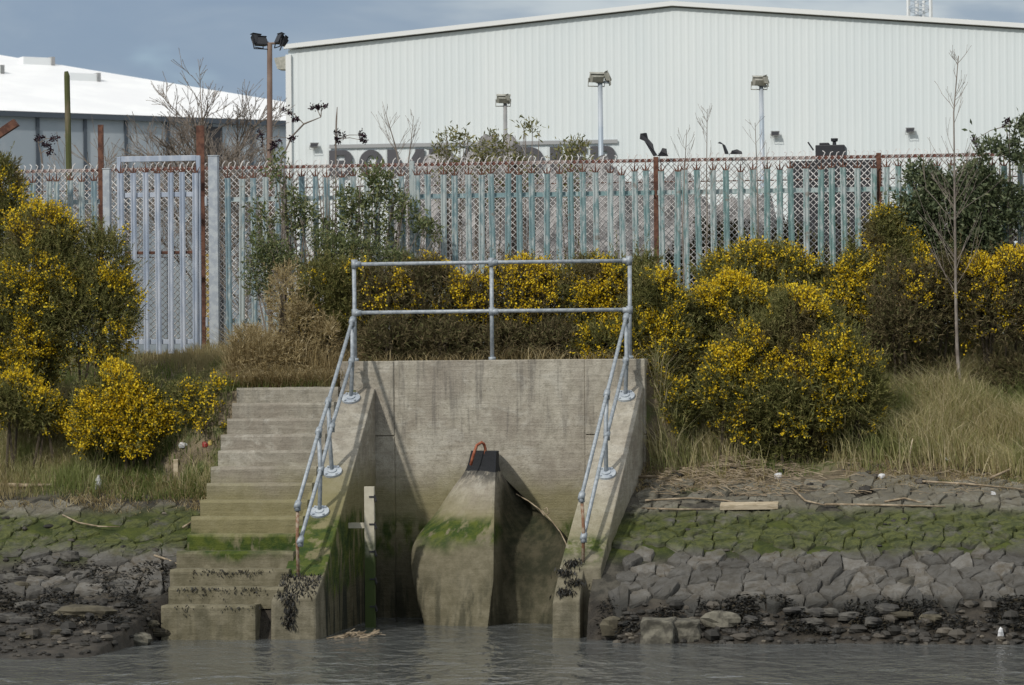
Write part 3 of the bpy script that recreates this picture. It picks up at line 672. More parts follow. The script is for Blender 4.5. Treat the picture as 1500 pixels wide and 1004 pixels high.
def shrub(label, px, v, lob, n, seed, leafm, size=(.05, .09), wid=.4, name='shrub', cat='shrub', group='leafy shrubs along the fence', inner=.25, twig='twig'):
    rng = np.random.default_rng(seed); u = inv(px, 400, v)[0]; z0 = ztf(u, v); k = (DIST + v) / F
    t = thing(name, label, cat, (u, v, z0), group); L = []
    for x, y, hx, hy in lob:
        uu, zz = inv(x, y, v); L.append((uu, v, zz, hx * k, max(.18, .5 * min(hx, hy) * k), hy * k, 0))
    P, N, S, Q = lobe_points(L, n, rng, inner); ok = P[:, 2] > z0 - .05; P, N = P[ok], N[ok]
    kp = clump(P, 5, seed) > -.28; P, N = P[kp], N[kp]
    K = 5; B = np.repeat(P, K, 0) + rng.normal(0, .035, (len(P) * K, 3)); D = unit(np.repeat(N, K, 0) * .5 + rng.normal(0, .7, B.shape) + np.array([0, 0, .25]))
    ln = rng.uniform(*size, len(B)); part('foliage', leaves(B, D, ln, ln * wid, rng), M[leafm], t, kind='stuff')
    s = MB(); rr = random.Random(seed)
    for l in L:
        for q in range(5):
            e = (l[0] + rr.uniform(-.8, .8) * l[3], v + rr.uniform(-.1, .1), l[2] + rr.uniform(.2, .9) * l[5]); b = (u + (l[0] - u) * rr.uniform(.4, .9), v)
            s.tube([(b[0], b[1], ztf(*b) - .03), ((b[0] + e[0]) / 2 + rr.uniform(-.08, .08), v, (z0 + e[2]) / 2), e], [.016, .011, .004], 5)
    part('stems', s, M[twig], t); return t
shrub('green climbing shrub over the turquoise pickets left of the guard rail', 480, 2.75, [(470, 330, 60, 60), (540, 320, 52, 62), (430, 300, 26, 60), (560, 270, 46, 30), (490, 270, 34, 36), (410, 250, 18, 30), (600, 300, 30, 30), (385, 330, 20, 40), (620, 340, 30, 16)], 1400, 31, 'leafgreen', (.04, .085))
shrub('thick green scrub below the climbing shrub on the fence', 470, 2.2, [(440, 370, 70, 46), (520, 385, 60, 40), (390, 400, 34, 50), (590, 390, 34, 26)], 2600, 32, 'leafgreen', (.03, .07), .3)
shrub('large dark evergreen shrub hiding the right end of the fence', 1440, 2.75, [(1395, 320, 84, 62), (1470, 300, 62, 82), (1340, 335, 50, 50), (1440, 362, 90, 34), (1460, 235, 32, 30), (1500, 215, 26, 44), (1420, 275, 34, 30), (1370, 270, 24, 34)], 4300, 33, 'leafdark', (.04, .09), .42)
shrub('dark shrub growing up the pickets right of a rusty fence post', 1325, 2.85, [(1325, 300, 30, 46), (1345, 270, 20, 30), (1310, 345, 30, 30)], 800, 34, 'leafdark', (.04, .08))
for px, top, s_, lab in ((660, 208, 35, 'olive leafy plant poking over the fence left of a floodlight mast'), (765, 200, 36, 'olive leafy plant poking over the fence right of a floodlight mast'), (715, 218, 37, 'low tuft of olive leaves above the fence between two taller plants'), (838, 222, 38, 'small tuft of leaves above the fence in front of grey letters')):
    shrub(lab, px, 4.6, [(px, (top + 300) / 2 + 12, 22, (300 - top) / 2), (px + 8, top + 2, 24, 26), (px - 14, top + 14, 14, 22)], 130, s_, 'leafolive', (.05, .10), .26, name='leafy_plant', cat='plant', group='plants behind the fence')
for i, (px, y0, hx, lab) in enumerate(((1050, 345, 60, 'brown bramble thicket seen between the pickets right of the rusty post'), (1180, 330, 70, 'brown bramble thicket behind the pickets left of the far rusty post'), (960, 390, 50, 'low bramble thicket behind the fence above the bright gorse'), (1300, 330, 60, 'bramble thicket behind the dark shrub on the fence'), (1420, 320, 80, 'bramble thicket behind the large evergreen shrub'))):
    shrub(lab, px, 4.7, [(px, y0 + 45, hx, 55), (px + 20, y0 + 20, hx * .6, 34)], 1500, 50 + i, 'bramble', (.05, .1), .45, name='bramble_thicket', cat='thicket', group='thickets behind the fence')

def seed_spray(label, pts, heads, v, seed, group='withered buddleia sprays'):
    rr = random.Random(seed); P = [on(x, y, v) for x, y in pts]; t = thing('seed_spray', label, 'plant', (P[0][0], v, ztf(P[0][0], v)), group)
    m = MB(); m.tube([(P[0][0], v, ztf(P[0][0], v))] + P, [.018] + [.012] * (len(P) - 1) + [.005], 5)
    for hx, hy, ang, ln in heads:
        q = min(P, key=lambda p: (p[0] - on(hx, hy, v)[0]) ** 2 + (p[2] - on(hx, hy, v)[2]) ** 2); e = on(hx, hy, v)
        m.tube([q, ((q[0] + e[0]) / 2, v, (q[2] + e[2]) / 2 + .03), e], [.008, .006, .004], 4)
    part('stem', m, M['twig'], t)
    rng = np.random.default_rng(seed)
    for hx, hy, ang, ln in heads:
        e = np.array(on(hx, hy, v)); n = 90; s = rng.random(n) - .5; a = R(ang); L = ln / 118
        c = e + np.stack([np.cos(a) * s * L, np.zeros(n), np.sin(a) * s * L - (s * L) ** 2 * 2.2], 1)
        c += rng.normal(0, .022, (n, 3)) * (1.15 - np.abs(s * 2))[:, None]
        part('seed_head', leaves(c, unit(rng.normal(size=(n, 3))), rng.uniform(.02, .04, n), rng.uniform(.014, .026, n), rng), M['seed'], t, kind='stuff')
seed_spray('withered buddleia spray arching up from the fence beside the brown light pole', [(412, 235), (428, 200), (445, 182), (470, 172)], [(420, 162, -30, 14), (460, 157, 20, 13), (472, 156, 10, 16), (432, 175, 0, 8)], 4.3, 61)
seed_spray('withered buddleia stem with three drooping heads above the tall grey letters', [(492, 235), (492, 205), (493, 175), (494, 157)], [(498, 196, -25, 20), (494, 205, -60, 10), (531, 198, -30, 9), (532, 206, -50, 8)], 4.3, 62)
seed_spray('dark upright buddleia seed head beside the foot of the brown light pole', [(392, 240), (388, 225), (384, 205)], [(382, 200, 105, 26), (404, 208, 20, 18), (400, 217, 40, 14), (427, 203, 10, 8)], 4.3, 63)
seed_spray('withered buddleia heads above the fence left of the mossy timber post', [(62, 240), (60, 225), (56, 210)], [(57, 203, 20, 14), (68, 212, -10, 12), (80, 203, 15, 16), (72, 222, 60, 10)], 4.3, 64)
seed_spray('dark buddleia seed head at the top of the evergreen shrub', [(1480, 260), (1478, 220), (1474, 185)], [(1474, 180, 60, 12), (1428, 205, 110, 14), (1495, 182, 40, 14)], 3.4, 65)

def grow(mb, p, d, ln, r, depth, rr, spread=.55, up=.25, kids=3, taper=.62, minr=.003):
    pts = [Vector(p)]; d = Vector(d).normalized()
    for k in range(3):
        d = (d + Vector((rr.gauss(0, .10), rr.gauss(0, .10), rr.gauss(0, .05) + up * .12))).normalized(); pts.append(pts[-1] + d * ln / 3)
    mb.tube(pts, [r, r * .88, r * .76, max(minr, r * .6)], 6 if r > .03 else 4, cap=False)
    if depth == 0: return
    for k in range(kids + (depth > 2)):
        t = rr.uniform(.35, 1); i = min(2, int(t * 3)); q = pts[i].lerp(pts[i + 1], t * 3 - i)
        nd = (d + Vector((rr.gauss(0, spread), rr.gauss(0, spread), rr.gauss(0, spread * .6) + up))).normalized()
        grow(mb, q, nd, ln * rr.uniform(.5, .78), max(minr, r * rr.uniform(.42, .62)), depth - 1, rr, spread, up, kids, taper, minr)
def bare_tree(label, px, ybase, ytop, v, seed, r=.1, depth=4, spread=.55, kids=3, group='leafless trees'):
    rr = random.Random(seed); u = inv(px, ytop, v)[0]; zb = ztf(u, v); H = inv(px, ytop, v)[1] - zb
    t = thing('bare_tree', label, 'tree', (u, v, zb), group); tr = MB(); tr.tube([(u, v, zb - .1), (u + .02 * H, v, zb + H * .2), (u, v, zb + H * .42)], [r, r * .8, r * .65], 8)
    for k in range(3): tr.tube([(u + .02 * H, v, zb + H * .3), (u + (k - 1) * .06 * H, v + .03 * H * (k - 1), zb + H * .5), (u + (k - 1.2) * .13 * H, v - .02 * H, zb + H * .72)], [r * .55, r * .4, r * .22], 6)
    part('trunk', tr, M['bark'], t); c = MB()
    for k in range(24):
        a = rr.uniform(0, 6.28); f = rr.uniform(.25, .72); sx = (rr.choice((-1.1, 0, .9)) * .10 * H * max(0, (f - .3) / .42))
        grow(c, (u + sx, v, zb + H * f), (math.cos(a) * .8, math.sin(a) * .8, .75), H * .23 * (1.2 - f * .7), r * .24, depth - 1, rr, spread, .18, kids, .6, minr=.0055 * (DIST + v) / 60)
    part('crown', c, M['twig'], t); return t
bare_tree('spreading leafless tree in front of the low white roofed shed', 288, 0, 92, 45, 71, .13, 4, .5, 4)
bare_tree('smaller leafless tree beside the dark doorway of the shed', 352, 0, 172, 40, 72, .07, 4, .5)
bare_tree('thin leafless tree in front of the panelled shed wall', 168, 0, 155, 42, 73, .05, 3, .4)
def sapling(label, pts, v, seed, r=.022, kids=16, klen=.55, vb=None):
    rr = random.Random(seed); P = [on(x, y, v) for x, y in pts]; t = thing('sapling', label, 'sapling', (P[0][0], v, P[0][2]), 'bare saplings'); n = len(P)
    z0 = ztf(P[0][0], v); P = ([(P[0][0], v, z0 - .05)] if P[0][2] > z0 else []) + P; n = len(P)
    m = MB(); m.tube(P, [r * (1 - .8 * i / (n - 1)) for i in range(n)], 7); part('trunk', m, M['bark'], t); c = MB()
    for k in range(kids):
        f = rr.uniform(.42, .99) * (n - 1); i = min(n - 2, int(f)); q = Vector(P[i]).lerp(Vector(P[i + 1]), f - i); sd = rr.choice((-1, 1))
        ln = klen * (1.15 - f / (n - 1)) * rr.uniform(.6, 1.3)
        grow(c, q, (sd * rr.uniform(.4, .8), rr.uniform(-.5, .5), rr.uniform(.8, 1.2)), ln, r * .16, 1, rr, .25, .3, 2, minr=.0024)
    part('crown', c, M['twig'], t)
sapling('tall bare sapling rising from the grass in front of the evergreen shrub', [(1406, 565), (1402, 510), (1400, 430), (1399, 340), (1398, 250), (1397, 165), (1404, 82)], 1.6, 81, .026, 46, .8)
sapling('slender bare sapling in front of the pickets nearest the rusty fence post', [(1002, 420), (1000, 330), (1003, 250), (1006, 190)], 2.6, 82, .014, 12, .6)
sapling('slender bare sapling twisting in front of the pickets, taller of a pair', [(1030, 430), (1036, 340), (1035, 250), (1036, 160)], 2.6, 83, .016, 16, .6)
sapling('bare sapling in front of the fence beside the tall single floodlight mast', [(1112, 400), (1110, 300), (1108, 230), (1106, 180)], 2.6, 84, .015, 14, .6)
sapling('thin bare stem behind the fence above the letters', [(585, 240), (578, 210), (563, 160)], 4.4, 85, .018, 14, .5)
sapling('thin bare stem behind the fence with a split top', [(598, 240), (602, 210), (606, 170)], 4.4, 86, .014, 9, .4)

def blades(n, rect, hgt, wid, lean, seed, ok, up=1.0, flop=.3):
    rng = np.random.default_rng(seed); u = rng.uniform(rect[0], rect[1], n * 3); v = rng.uniform(rect[2], rect[3], n * 3)
    k = ok(u, v, rng); u, v = u[k][:n], v[k][:n]; n = len(u); z = zt(u, v) - .01
    h = rng.uniform(*hgt, n) * (1 + .35 * np.sin(u * 3.1 + v * 2) * np.sin(v * 2.7 - u)); a = rng.normal(0, 1, (n, 2)) * flop + np.array(lean)
    b = np.stack([u, v, z], 1); th = rng.uniform(0, math.pi, n); s = np.stack([np.cos(th), np.sin(th), np.zeros(n)], 1) * rng.uniform(*wid, n)[:, None] * .5
    L = np.stack([a[:, 0], a[:, 1], np.zeros(n)], 1) * h[:, None]
    m = b + L * .3 + np.array([0, 0, .6]) * h[:, None]; tp = b + L + np.array([0, 0, up]) * h[:, None] * rng.uniform(.75, 1, n)[:, None]
    V = np.stack([b - s, b + s, m + s * .75, m - s * .75, tp], 1).reshape(-1, 3); o = np.arange(n)[:, None] * 5
    return V, np.concatenate([o + np.array([0, 1, 2]), o + np.array([0, 2, 3]), o + np.array([3, 2, 4])])
def nz2(u, v, k, p): return np.sin(u * k + p) * np.sin(v * k * 1.1 - p) + .5 * np.sin(u * k * 2.3 + v * k * 1.7 + 2 * p)
def solo_stuff(name, geo, m, label, cat): return solo(name, geo, M[m], label, cat, kind='stuff')
clear = lambda u, v: ~((u > -2.02) & (u < 1.56) & (v < .38)) & ~((u > -3.25) & (u < -1.9) & (v < 0))
solo_stuff('long_grass', blades(50000, (1.6, 9, -.3, 3.2), (.2, .56), (.006, .013), (-.16, -.2), 91, lambda u, v, r: clear(u, v) & (r.random(len(u)) < np.clip(.12 + .7 * (1 - sm(1.9, 2.5, u)) + .9 * sm(3.3, 4.6, u) + .25 * nz2(u, v, 2, 1), 0, 1) * (.1 + .9 * sm(-.25, .5, v + .2 * nz2(u, v, 3, 7)))), flop=.42), 'grassdry', 'long straw coloured grass on the bank at the right', 'grass')
solo_stuff('short_grass', blades(30000, (1.5, 9, -.3, 3.2), (.05, .17), (.006, .012), (0, -.2), 92, lambda u, v, r: clear(u, v) & (r.random(len(u)) < (.5 + .4 * nz2(u, v, 2.5, 2)) * sm(-.3, .3, v + .2 * nz2(u, v, 3, 9)))), 'grassgreen', 'short green and dry grass on the right bank', 'grass')
solo_stuff('short_grass', blades(52000, (-9.5, -1.95, -.75, 3.4), (.05, .20), (.006, .012), (0, -.15), 93, lambda u, v, r: clear(u, v) & (r.random(len(u)) < .65 + .4 * nz2(u, v, 2.2, 3))), 'grassgreen', 'rough green grass on the bank below the gate', 'grass')
solo_stuff('long_grass', blades(9000, (-9.5, -3.2, -.7, 1.2), (.15, .42), (.005, .010), (.1, -.3), 94, lambda u, v, r: r.random(len(u)) < .35 + .5 * nz2(u, v, 1.7, 5), flop=.45), 'grassdry', 'bleached long grass tufts on the left bank', 'grass')
solo_stuff('dead_bracken', blades(16000, (-3.6, -1.9, .1, 2.6), (.10, .34), (.006, .014), (0, -.5), 95, lambda u, v, r: r.random(len(u)) < .45 + .35 * nz2(u, v, 3, 1) + .3 * sm(-3.6, -3.0, u), up=.6, flop=.9), 'bracken', 'flattened brown dead bracken at the head of the steps', 'bracken')
solo_stuff('dead_bracken', blades(5200, (-3.5, -2.0, .7, 1.9), (.25, .72), (.006, .012), (.05, -.12), 89, lambda u, v, r: r.random(len(u)) < .4 + .5 * nz2(u, v, 4, 3), flop=.4), 'bracken', 'standing brown bracken and dry grass left of the guard rail', 'bracken')
solo_stuff('dead_bracken', blades(1500, (-1.9, 1.5, .42, 1.0), (.06, .24), (.006, .012), (0, -.35), 96, lambda u, v, r: r.random(len(u)) < .4 + .4 * nz2(u, v, 3, 2), flop=.7), 'bracken', 'dry brown stalks along the back of the headwall', 'bracken')
solo_stuff('dead_bracken', blades(5000, (1.5, 9, -.75, .25), (.03, .11), (.006, .012), (0, -.5), 97, lambda u, v, r: r.random(len(u)) < .35 + .45 * nz2(u, v, 2.1, 4), up=.5, flop=1.4), 'bracken', 'flattened reed litter at the top of the stone slope', 'bracken')
solo_stuff('dead_bracken', blades(4000, (-9.5, -3.2, -1.1, -.3), (.04, .14), (.006, .012), (0, -.4), 98, lambda u, v, r: r.random(len(u)) < .3 + .45 * nz2(u, v, 2.1, 4), up=.6, flop=1.2), 'bracken', 'dry litter along the foot of the left bank', 'bracken')

# ------------------------------------------------------------------ fences and gate
FV, ZT = 3.2, 5.24
def picket_mesh(h, tip=True):
    w = .0375; d = .013; m = MB(); prof = [(-w, 0), (-w * .55, -d), (-w * .2, -d * .2), (w * .2, -d * .2), (w * .55, -d), (w, 0), (w * .5, .004), (0, .004), (-w * .5, .004)]
    m.prism(prof, 'z', 0, h); return m
def tip_mesh():
    m = MB()
    for a, ln in ((-.5, .10), (0, .14), (.5, .10)):
        s = math.sin(a); c = math.cos(a); x0 = a * .04
        m.add([(x0 - .012, -.006, 0), (x0 + .012, -.006, 0), (x0 + .012, .006, 0), (x0 - .012, .006, 0), (x0 + s * ln, -.02 * abs(a), c * ln)], [(0, 1, 4), (1, 2, 4), (2, 3, 4), (3, 0, 4), (0, 3, 2, 1)])
    return m
pk_me = {}
def get_me(key, fn, m):
    if key not in pk_me: q = fn(); me = mesh_data(key, q.v, q.f); me.materials.append(m); pk_me[key] = me
    return pk_me[key]
def inst(name, me, parent, loc, rot=(0, 0, 0), rel=True):
    o0 = parent
    while 'o' not in o0: o0 = o0.parent
    o_ = o0['o']; o = bpy.data.objects.new(name, me); col.objects.link(o); o.parent = parent
    o.location = (loc[0] - o_[0], loc[1] - o_[1], loc[2] - o_[2]) if rel else loc; o.rotation_euler = rot; return o
rnd = random.Random(21)
def fence_bay(label, u0, u1, zb, first_post, post_m='rust'):
    t = thing('fence_panel', label, 'fence', ((u0 + u1) / 2, FV, zb), 'bays of the palisade fence')
    for z in (zb + .42, 4.98):
        m = MB(); m.prism([(FV + .008, z - .03), (FV + .055, z - .03), (FV + .055, z + .03), (FV + .048, z + .03), (FV + .048, z - .02), (FV + .008, z - .02)], 'u', u0 + .02, u1 - .02); part('rail', m, M['pal'], t)
    n = int(round((u1 - u0) / .157)); step = (u1 - u0) / n
    for i in range(n):
        u = u0 + (i + .5) * step; z = zb + .08; q = rnd.random(); h = ZT - z + rnd.uniform(-.015, .015) + (rnd.random() < .06) * -.03
        p = inst('picket', get_me('picket', lambda: picket_mesh(ZT - 3.08), M['pal']), t, (u + rnd.uniform(-.006, .006), FV, z), (rnd.uniform(-.008, .008), rnd.gauss(-.003, .009), rnd.uniform(-.12, .12)))
        p.scale.z = h / (ZT - 3.08)
        s = inst('spear_tip', get_me('spear_tip', tip_mesh, M['rust']), p, (0, 0, ZT - 3.08), rel=False); s.scale.z = 1 / p.scale.z
    if first_post:
        m = MB(); m.box(u0 - .028, u0 + .028, FV + .06, FV + .13, zb - .2, 5.42); part('post', m, M[post_m], t)
    return t
zb = 3.05
fence_bay('turquoise palisade fence left of the pale blue gate', -8.3, -5.66, zb, False)
fence_bay('turquoise palisade fence overgrown by green climber right of the gate', -4.1, -1.72, zb, False)
fence_bay('flaking turquoise palisade fence behind the guard rail', -1.72, 1.31, zb, True, 'pal')
fence_bay('peeling palisade fence bay between two rusty posts', 1.31, 4.02, zb, True)
fence_bay('palisade fence bay smothered by the dark evergreen shrub', 4.02, 6.75, zb, True)

gt = thing('metal_gate', 'pale blue steel palisade gate with rust stained top', 'gate', (-4.9, FV - .03, 3.05))
gl, gr_, gtop = -5.43, -4.37, 5.53; gv_ = FV - .05
for u in (gl + .025, gr_ - .025):
    m = MB(); m.box(u - .025, u + .025, gv_, gv_ + .05, 3.12, gtop); part('stile', m, M['gatepaint'], gt, bevel=.004)
for z, h in ((gtop - .03, .035), (5.05, .03), (3.22, .03), (4.33, .018)):
    m = MB(); m.box(gl + .052, gr_ - .052, gv_ + .004, gv_ + .046, z - h, z + h); part('rail', m, M['gatepaint'] if z != 4.33 else M['rust'], gt, bevel=.004)
for i in range(7):
    u = gl + .06 + i * .1555; q = inst('picket', get_me('gate_picket', lambda: picket_mesh(2.25), M['gatepaint']), gt, (u, gv_ - .016, 3.07 + rnd.uniform(-.02, .02)), (0, rnd.uniform(-.006, .006), 0))
    s = inst('spear_tip', get_me('spear_tip_gate', tip_mesh, M['rust']), q, (0, 0, 2.25), rel=False)
for u0, u1, zt_, lab in ((-5.62, -5.53, 5.38, 'pale steel gate post on the latch side of the gate'), (-4.27, -4.15, 5.52, 'wide pale steel gate post on the hinge side of the gate')):
    m = MB(); m.box(u0, u1, FV - .03, FV + .07, 2.9, zt_); m.box(u0 - .008, u1 + .008, FV - .038, FV + .078, zt_, zt_ + .012)
    if u0 > -5: m.tube([(u0 - .03, FV - .02, 4.9), (u0 - .03, FV - .02, 5.02)], .02, 8); m.tube([(u0 - .03, FV - .02, 3.4), (u0 - .03, FV - .02, 3.52)], .02, 8)
    solo('gate_post', m, M['galvp'], lab, 'gate post', ((u0 + u1) / 2, FV, 2.9), group='gate posts', bevel=.006)
# chain link fence behind
CV = 3.85; t = thing('chain_link_fence', 'white chain link fence with rusty top bar behind the palisade', 'fence', (-.8, CV, 3.05))
m = MB(); u0, u1, z0, z1 = -8.6, 7.0, 3.2, 5.43; s = .078; H = z1 - z0; rw = .0062
def wire(a, b): m.tube([a, b], rw, 3, cap=False)
k = u0 - H
while k < u1:
    a0, a1 = max(k, u0), min(k + H, u1)
    if a1 > a0: wire((a0, CV, z0 + a0 - k), (a1, CV, z0 + a1 - k)); wire((a0, CV + .006, z1 - (a0 - k)), (a1, CV + .006, z1 - (a1 - k)))
    k += s
part('mesh', m, M['mesh'], t)
m = MB(); k = u0; rb = random.Random(8)
while k < u1:
    if rb.random() < .85: l_ = rb.uniform(.03, .06); m.tube([(k - .02, CV, z1 - .01), (k + rb.uniform(-.006, .006), CV, z1 + .045), (k + .025 * rb.choice((-1, 1)), CV, z1 + l_ + .02)], rw * 1.15, 4)
    k += s
part('barbs', m, M['mesh'], t, kind='stuff')
m = MB(); m.box(u0, u1, CV + .01, CV + .055, z1 - .035, z1 + .006); part('top_bar', m, M['rustbar'], t)
m = MB(); m.tube([(u0, CV + .012, 4.3), (u1, CV + .012, 4.3)], .006, 5); m.tube([(u0, CV + .012, 5.16), (u1, CV + .012, 5.14)], .008, 5); part('line_wire', m, M['rust'], t)
for px, m_, lab in ((753, 'brownpost', 'brown square post'), (605, 'mesh', None), (1288, 'rust', None)):
    u = inv(px, 300, CV + .1)[0]; q = MB(); q.box(u - .032, u + .032, CV + .06, CV + .12, 2.9, 5.44); part('post', q, M[m_], t, label=lab)
for px, y, v, w_, m_, lab, nm, cat in ((147, 183, 3.75, .034, 'rust', 'short rusty steel stanchion left of the gate', 'stanchion', 'post'), (293, 184, 3.55, .05, 'rust', 'tall rusty steel stanchion behind the hinge side of the gate', 'stanchion', 'post')):
    u, z = inv(px, y, v); q = MB(); q.prism([(u - w_, v), (u + w_, v), (u + w_, v + .03), (u + .01, v + .03), (u + .01, v + .08), (u - .01, v + .08), (u - .01, v + .03), (u - w_, v + .03)], 'z', 2.9, z); solo(nm, q, M[m_], lab, cat, (u, v, 2.9))
u, z = inv(98, 105, 5.5); q = MB(); q.tube([(u + .06, 5.5, 2.8), (u + .03, 5.5, 4.5), (u, 5.5, z - .06), (u - .01, 5.5, z)], [.045, .042, .038, .026], 9); solo('timber_post', q, M['oldwood'], 'leaning mossy timber post behind the fence', 'post', (u, 5.5, 2.8))
a, b = on(-15, 205, 2.2), on(24, 178, 2.2); q = MB(); q.hexa([(a[0], 2.2, a[2] - .05), (b[0] + .02, 2.2, b[2] - .05), (b[0] + .02, 2.28, b[2] - .05), (a[0], 2.28, a[2] - .05), (a[0] - .05, 2.2, a[2] + .03), (b[0] - .04, 2.2, b[2] + .03), (b[0] - .04, 2.28, b[2] + .03), (a[0] - .05, 2.28, a[2] + .03)])
q.hexa([(a[0] - .1, 2.19, 2.6), (a[0], 2.19, 2.6), (a[0], 2.3, 2.6), (a[0] - .1, 2.3, 2.6), (a[0] - .12, 2.19, a[2] + .02), (a[0] + .0, 2.19, a[2] + .03), (a[0], 2.3, a[2] + .03), (a[0] - .12, 2.3, a[2] + .02)])
solo('bent_post', q, M['rust'], 'rusty post with its head bent over, above the gorse', 'post', (a[0], 2.2, 2.6))
u, z = inv(303, 372, 4.4); q = MB(); q.box(u - .03, u + .03, 4.4, 4.46, 2.9, z); solo('yellow_post', q, M['yellow'], 'faded yellow post seen between gate post and gate', 'post', (u, 4.4, 2.9))

# things caught on or standing behind the fence top
def scrap(label, pts, v, name='torn_sheet', cat='scrap', m='dark', th=.02):
    P = [inv(x, y, v) for x, y in pts]; q = MB(); n = len(P); c = P[0]
    q.add([(p[0], v - th * (.5 + .5 * math.sin(i * 2.1)), p[1]) for i, p in enumerate(P)] + [(p[0] + .01, v + th, p[1]) for p in P], [tuple(range(n)), tuple(range(n, 2 * n))[::-1]] + [(i, (i + 1) % n, n + (i + 1) % n, n + i) for i in range(n)])
    return solo(name, q, M[m], label, cat, (c[0], v, c[1]))
scrap('tall black torn sheet leaning from the fence top by the rusty post', [(957, 229), (944, 207), (937, 204), (938, 196), (946, 195), (948, 203), (955, 211), (957, 220), (962, 228)], 3.72)
scrap('short black lump on the fence top beside the tall torn sheet', [(963, 229), (968, 222), (970, 217), (975, 218), (976, 226), (978, 229)], 3.72)
scrap('black torn sheet bent over the fence top above the peeling bay', [(1062, 226), (1058, 212), (1051, 210), (1054, 208), (1061, 213), (1065, 222), (1066, 226)], 3.72)
scrap('small black tuft on the fence top right of the bent sheet', [(1070, 226), (1072, 221), (1079, 219), (1085, 222), (1086, 226)], 3.72)
mu, mz = inv(1218, 222, 7.5); t = thing('machine', 'black machine with a funnel shaped top showing above the fence', 'machine', (mu, 7.5, 2.9))
k = 47.5 / F
m = MB(); m.box(mu - 22 * k, mu + 20 * k, 7.3, 7.9, 2.9, mz + 8 * k); m.box(mu - 17 * k, mu - 3 * k, 7.4, 7.8, mz + 8 * k, mz + 12 * k); m.box(mu - 60 * k, mu + 70 * k, 7.35, 8.2, 2.9, mz - 14 * k); part('body', m, M['dark'], t, bevel=.01)
m = MB(); m.tube([(mu + 4 * k, 7.55, mz), (mu + 4 * k, 7.55, mz + 14 * k), (mu + 4 * k, 7.55, mz + 15 * k), (mu + 4 * k, 7.55, mz + 19 * k)], [3.4 * k, 2.6 * k, 5 * k, 5.4 * k], 12); part('funnel', m, M['dark'], t)
m = MB(); m.tube([(mu - 26 * k, 7.5, mz + 2 * k), (mu - 34 * k, 7.5, mz + 14 * k)], 1.2 * k, 6); m.tube([(mu + 14 * k, 7.5, mz + 2 * k), (mu + 19 * k, 7.5, mz + 8 * k)], 1.2 * k, 6); part('lever', m, M['dark'], t)
# spoil heap behind
N = 110; hu = np.linspace(-3.8, 4.0, N); hv = np.linspace(6.2, 11.5, 40); U, V = np.meshgrid(hu, hv)
Zh = 2.7 + (3.15 - .5 * sm(-.6, .6, U) + .16 * np.sin(U * 2.7) + .12 * np.sin(U * 5.1 + V) + .08 * np.sin(U * 11 + 3 * V)) * np.sin(np.pi * (V - 6.2) / 5.3) * sm(-3.6, -2.4, U) ** .5 * (1 - sm(1.9, 3.4, U)) + np.random.RandomState(1).normal(0, .06, U.shape)
ix = np.arange(U.size).reshape(U.shape)
solo('spoil_heap', (np.stack([U, V, Zh], -1).reshape(-1, 3), np.stack([ix[:-1, :-1], ix[:-1, 1:], ix[1:, 1:], ix[1:, :-1]], -1).reshape(-1, 4)), M['spoil'], 'dark brown spoil heap seen through the chain link fence', 'heap', (.5, 8.5, 2.7))

# ------------------------------------------------------------------ buildings
WV = 60.0
ul, zl = inv(422, 68, WV); up_, zp = inv(985, 5, WV); ur = 2 * up_ - ul; slope = (zp - zl) / (up_ - ul)
wt = thing('warehouse', 'huge white ribbed warehouse with a low gable behind the fence', 'warehouse', (up_, WV, 2.6))
def top(u): return zp - slope * abs(u - up_)
m = MB(); u = ul; pitch = .213; us = []
while u < ur:
    for f, dv in ((0, 0), (.18, -.007), (.34, -.007), (.52, 0)): us.append((min(u + f * pitch, ur), WV + dv))
    u += pitch
vs = []; 
for (u, v) in us: vs += [(u, v, 2.4), (u, v, top(u) - .12)]
m.add(vs, [(2 * i, 2 * i + 2, 2 * i + 3, 2 * i + 1) for i in range(len(us) - 1)]); part('front_wall', m, M['clad'], wt)
m = MB(); m.box(ul + .02, ul + .12, WV + .05, WV + 55, 2.4, zl - .15); m.box(ur - .12, ur - .02, WV + .05, WV + 55, 2.4, zl - .15); part('side_wall', m, M['clad'], wt)
m = MB()
for a, b in ((ul, up_), (up_, ur)):
    m.add([(a, WV - .02, top(a)), (b, WV - .02, top(b)), (b, WV + 55, top(b)), (a, WV + 55, top(a)), (a, WV - .02, top(a) - .08), (b, WV - .02, top(b) - .08), (b, WV + 55, top(b) - .08), (a, WV + 55, top(a) - .08)], [(0, 1, 2, 3), (4, 7, 6, 5), (0, 4, 5, 1), (1, 5, 6, 2), (2, 6, 7, 3), (3, 7, 4, 0)])
part('roof', m, M['roofwhite'], wt)
m = MB()
for a, b in ((ul - .1, up_), (up_, ur + .1)):
    za, zb_ = top(a) + .05, top(b) + .05
    m.hexa([(a, WV - .16, za - .13), (b, WV - .16, zb_ - .13), (b, WV - .03, zb_ - .13), (a, WV - .03, za - .13), (a, WV - .16, za), (b, WV - .16, zb_), (b, WV - .03, zb_), (a, WV - .03, za)])
part('fascia', m, M['trim'], wt)
m = MB(); m.box(ul - .06, ul + .1, WV - .09, WV + .04, 2.4, zl - .25); part('corner_trim', m, M['trim'], wt)
zc = inv(750, 140, WV)[1]; 
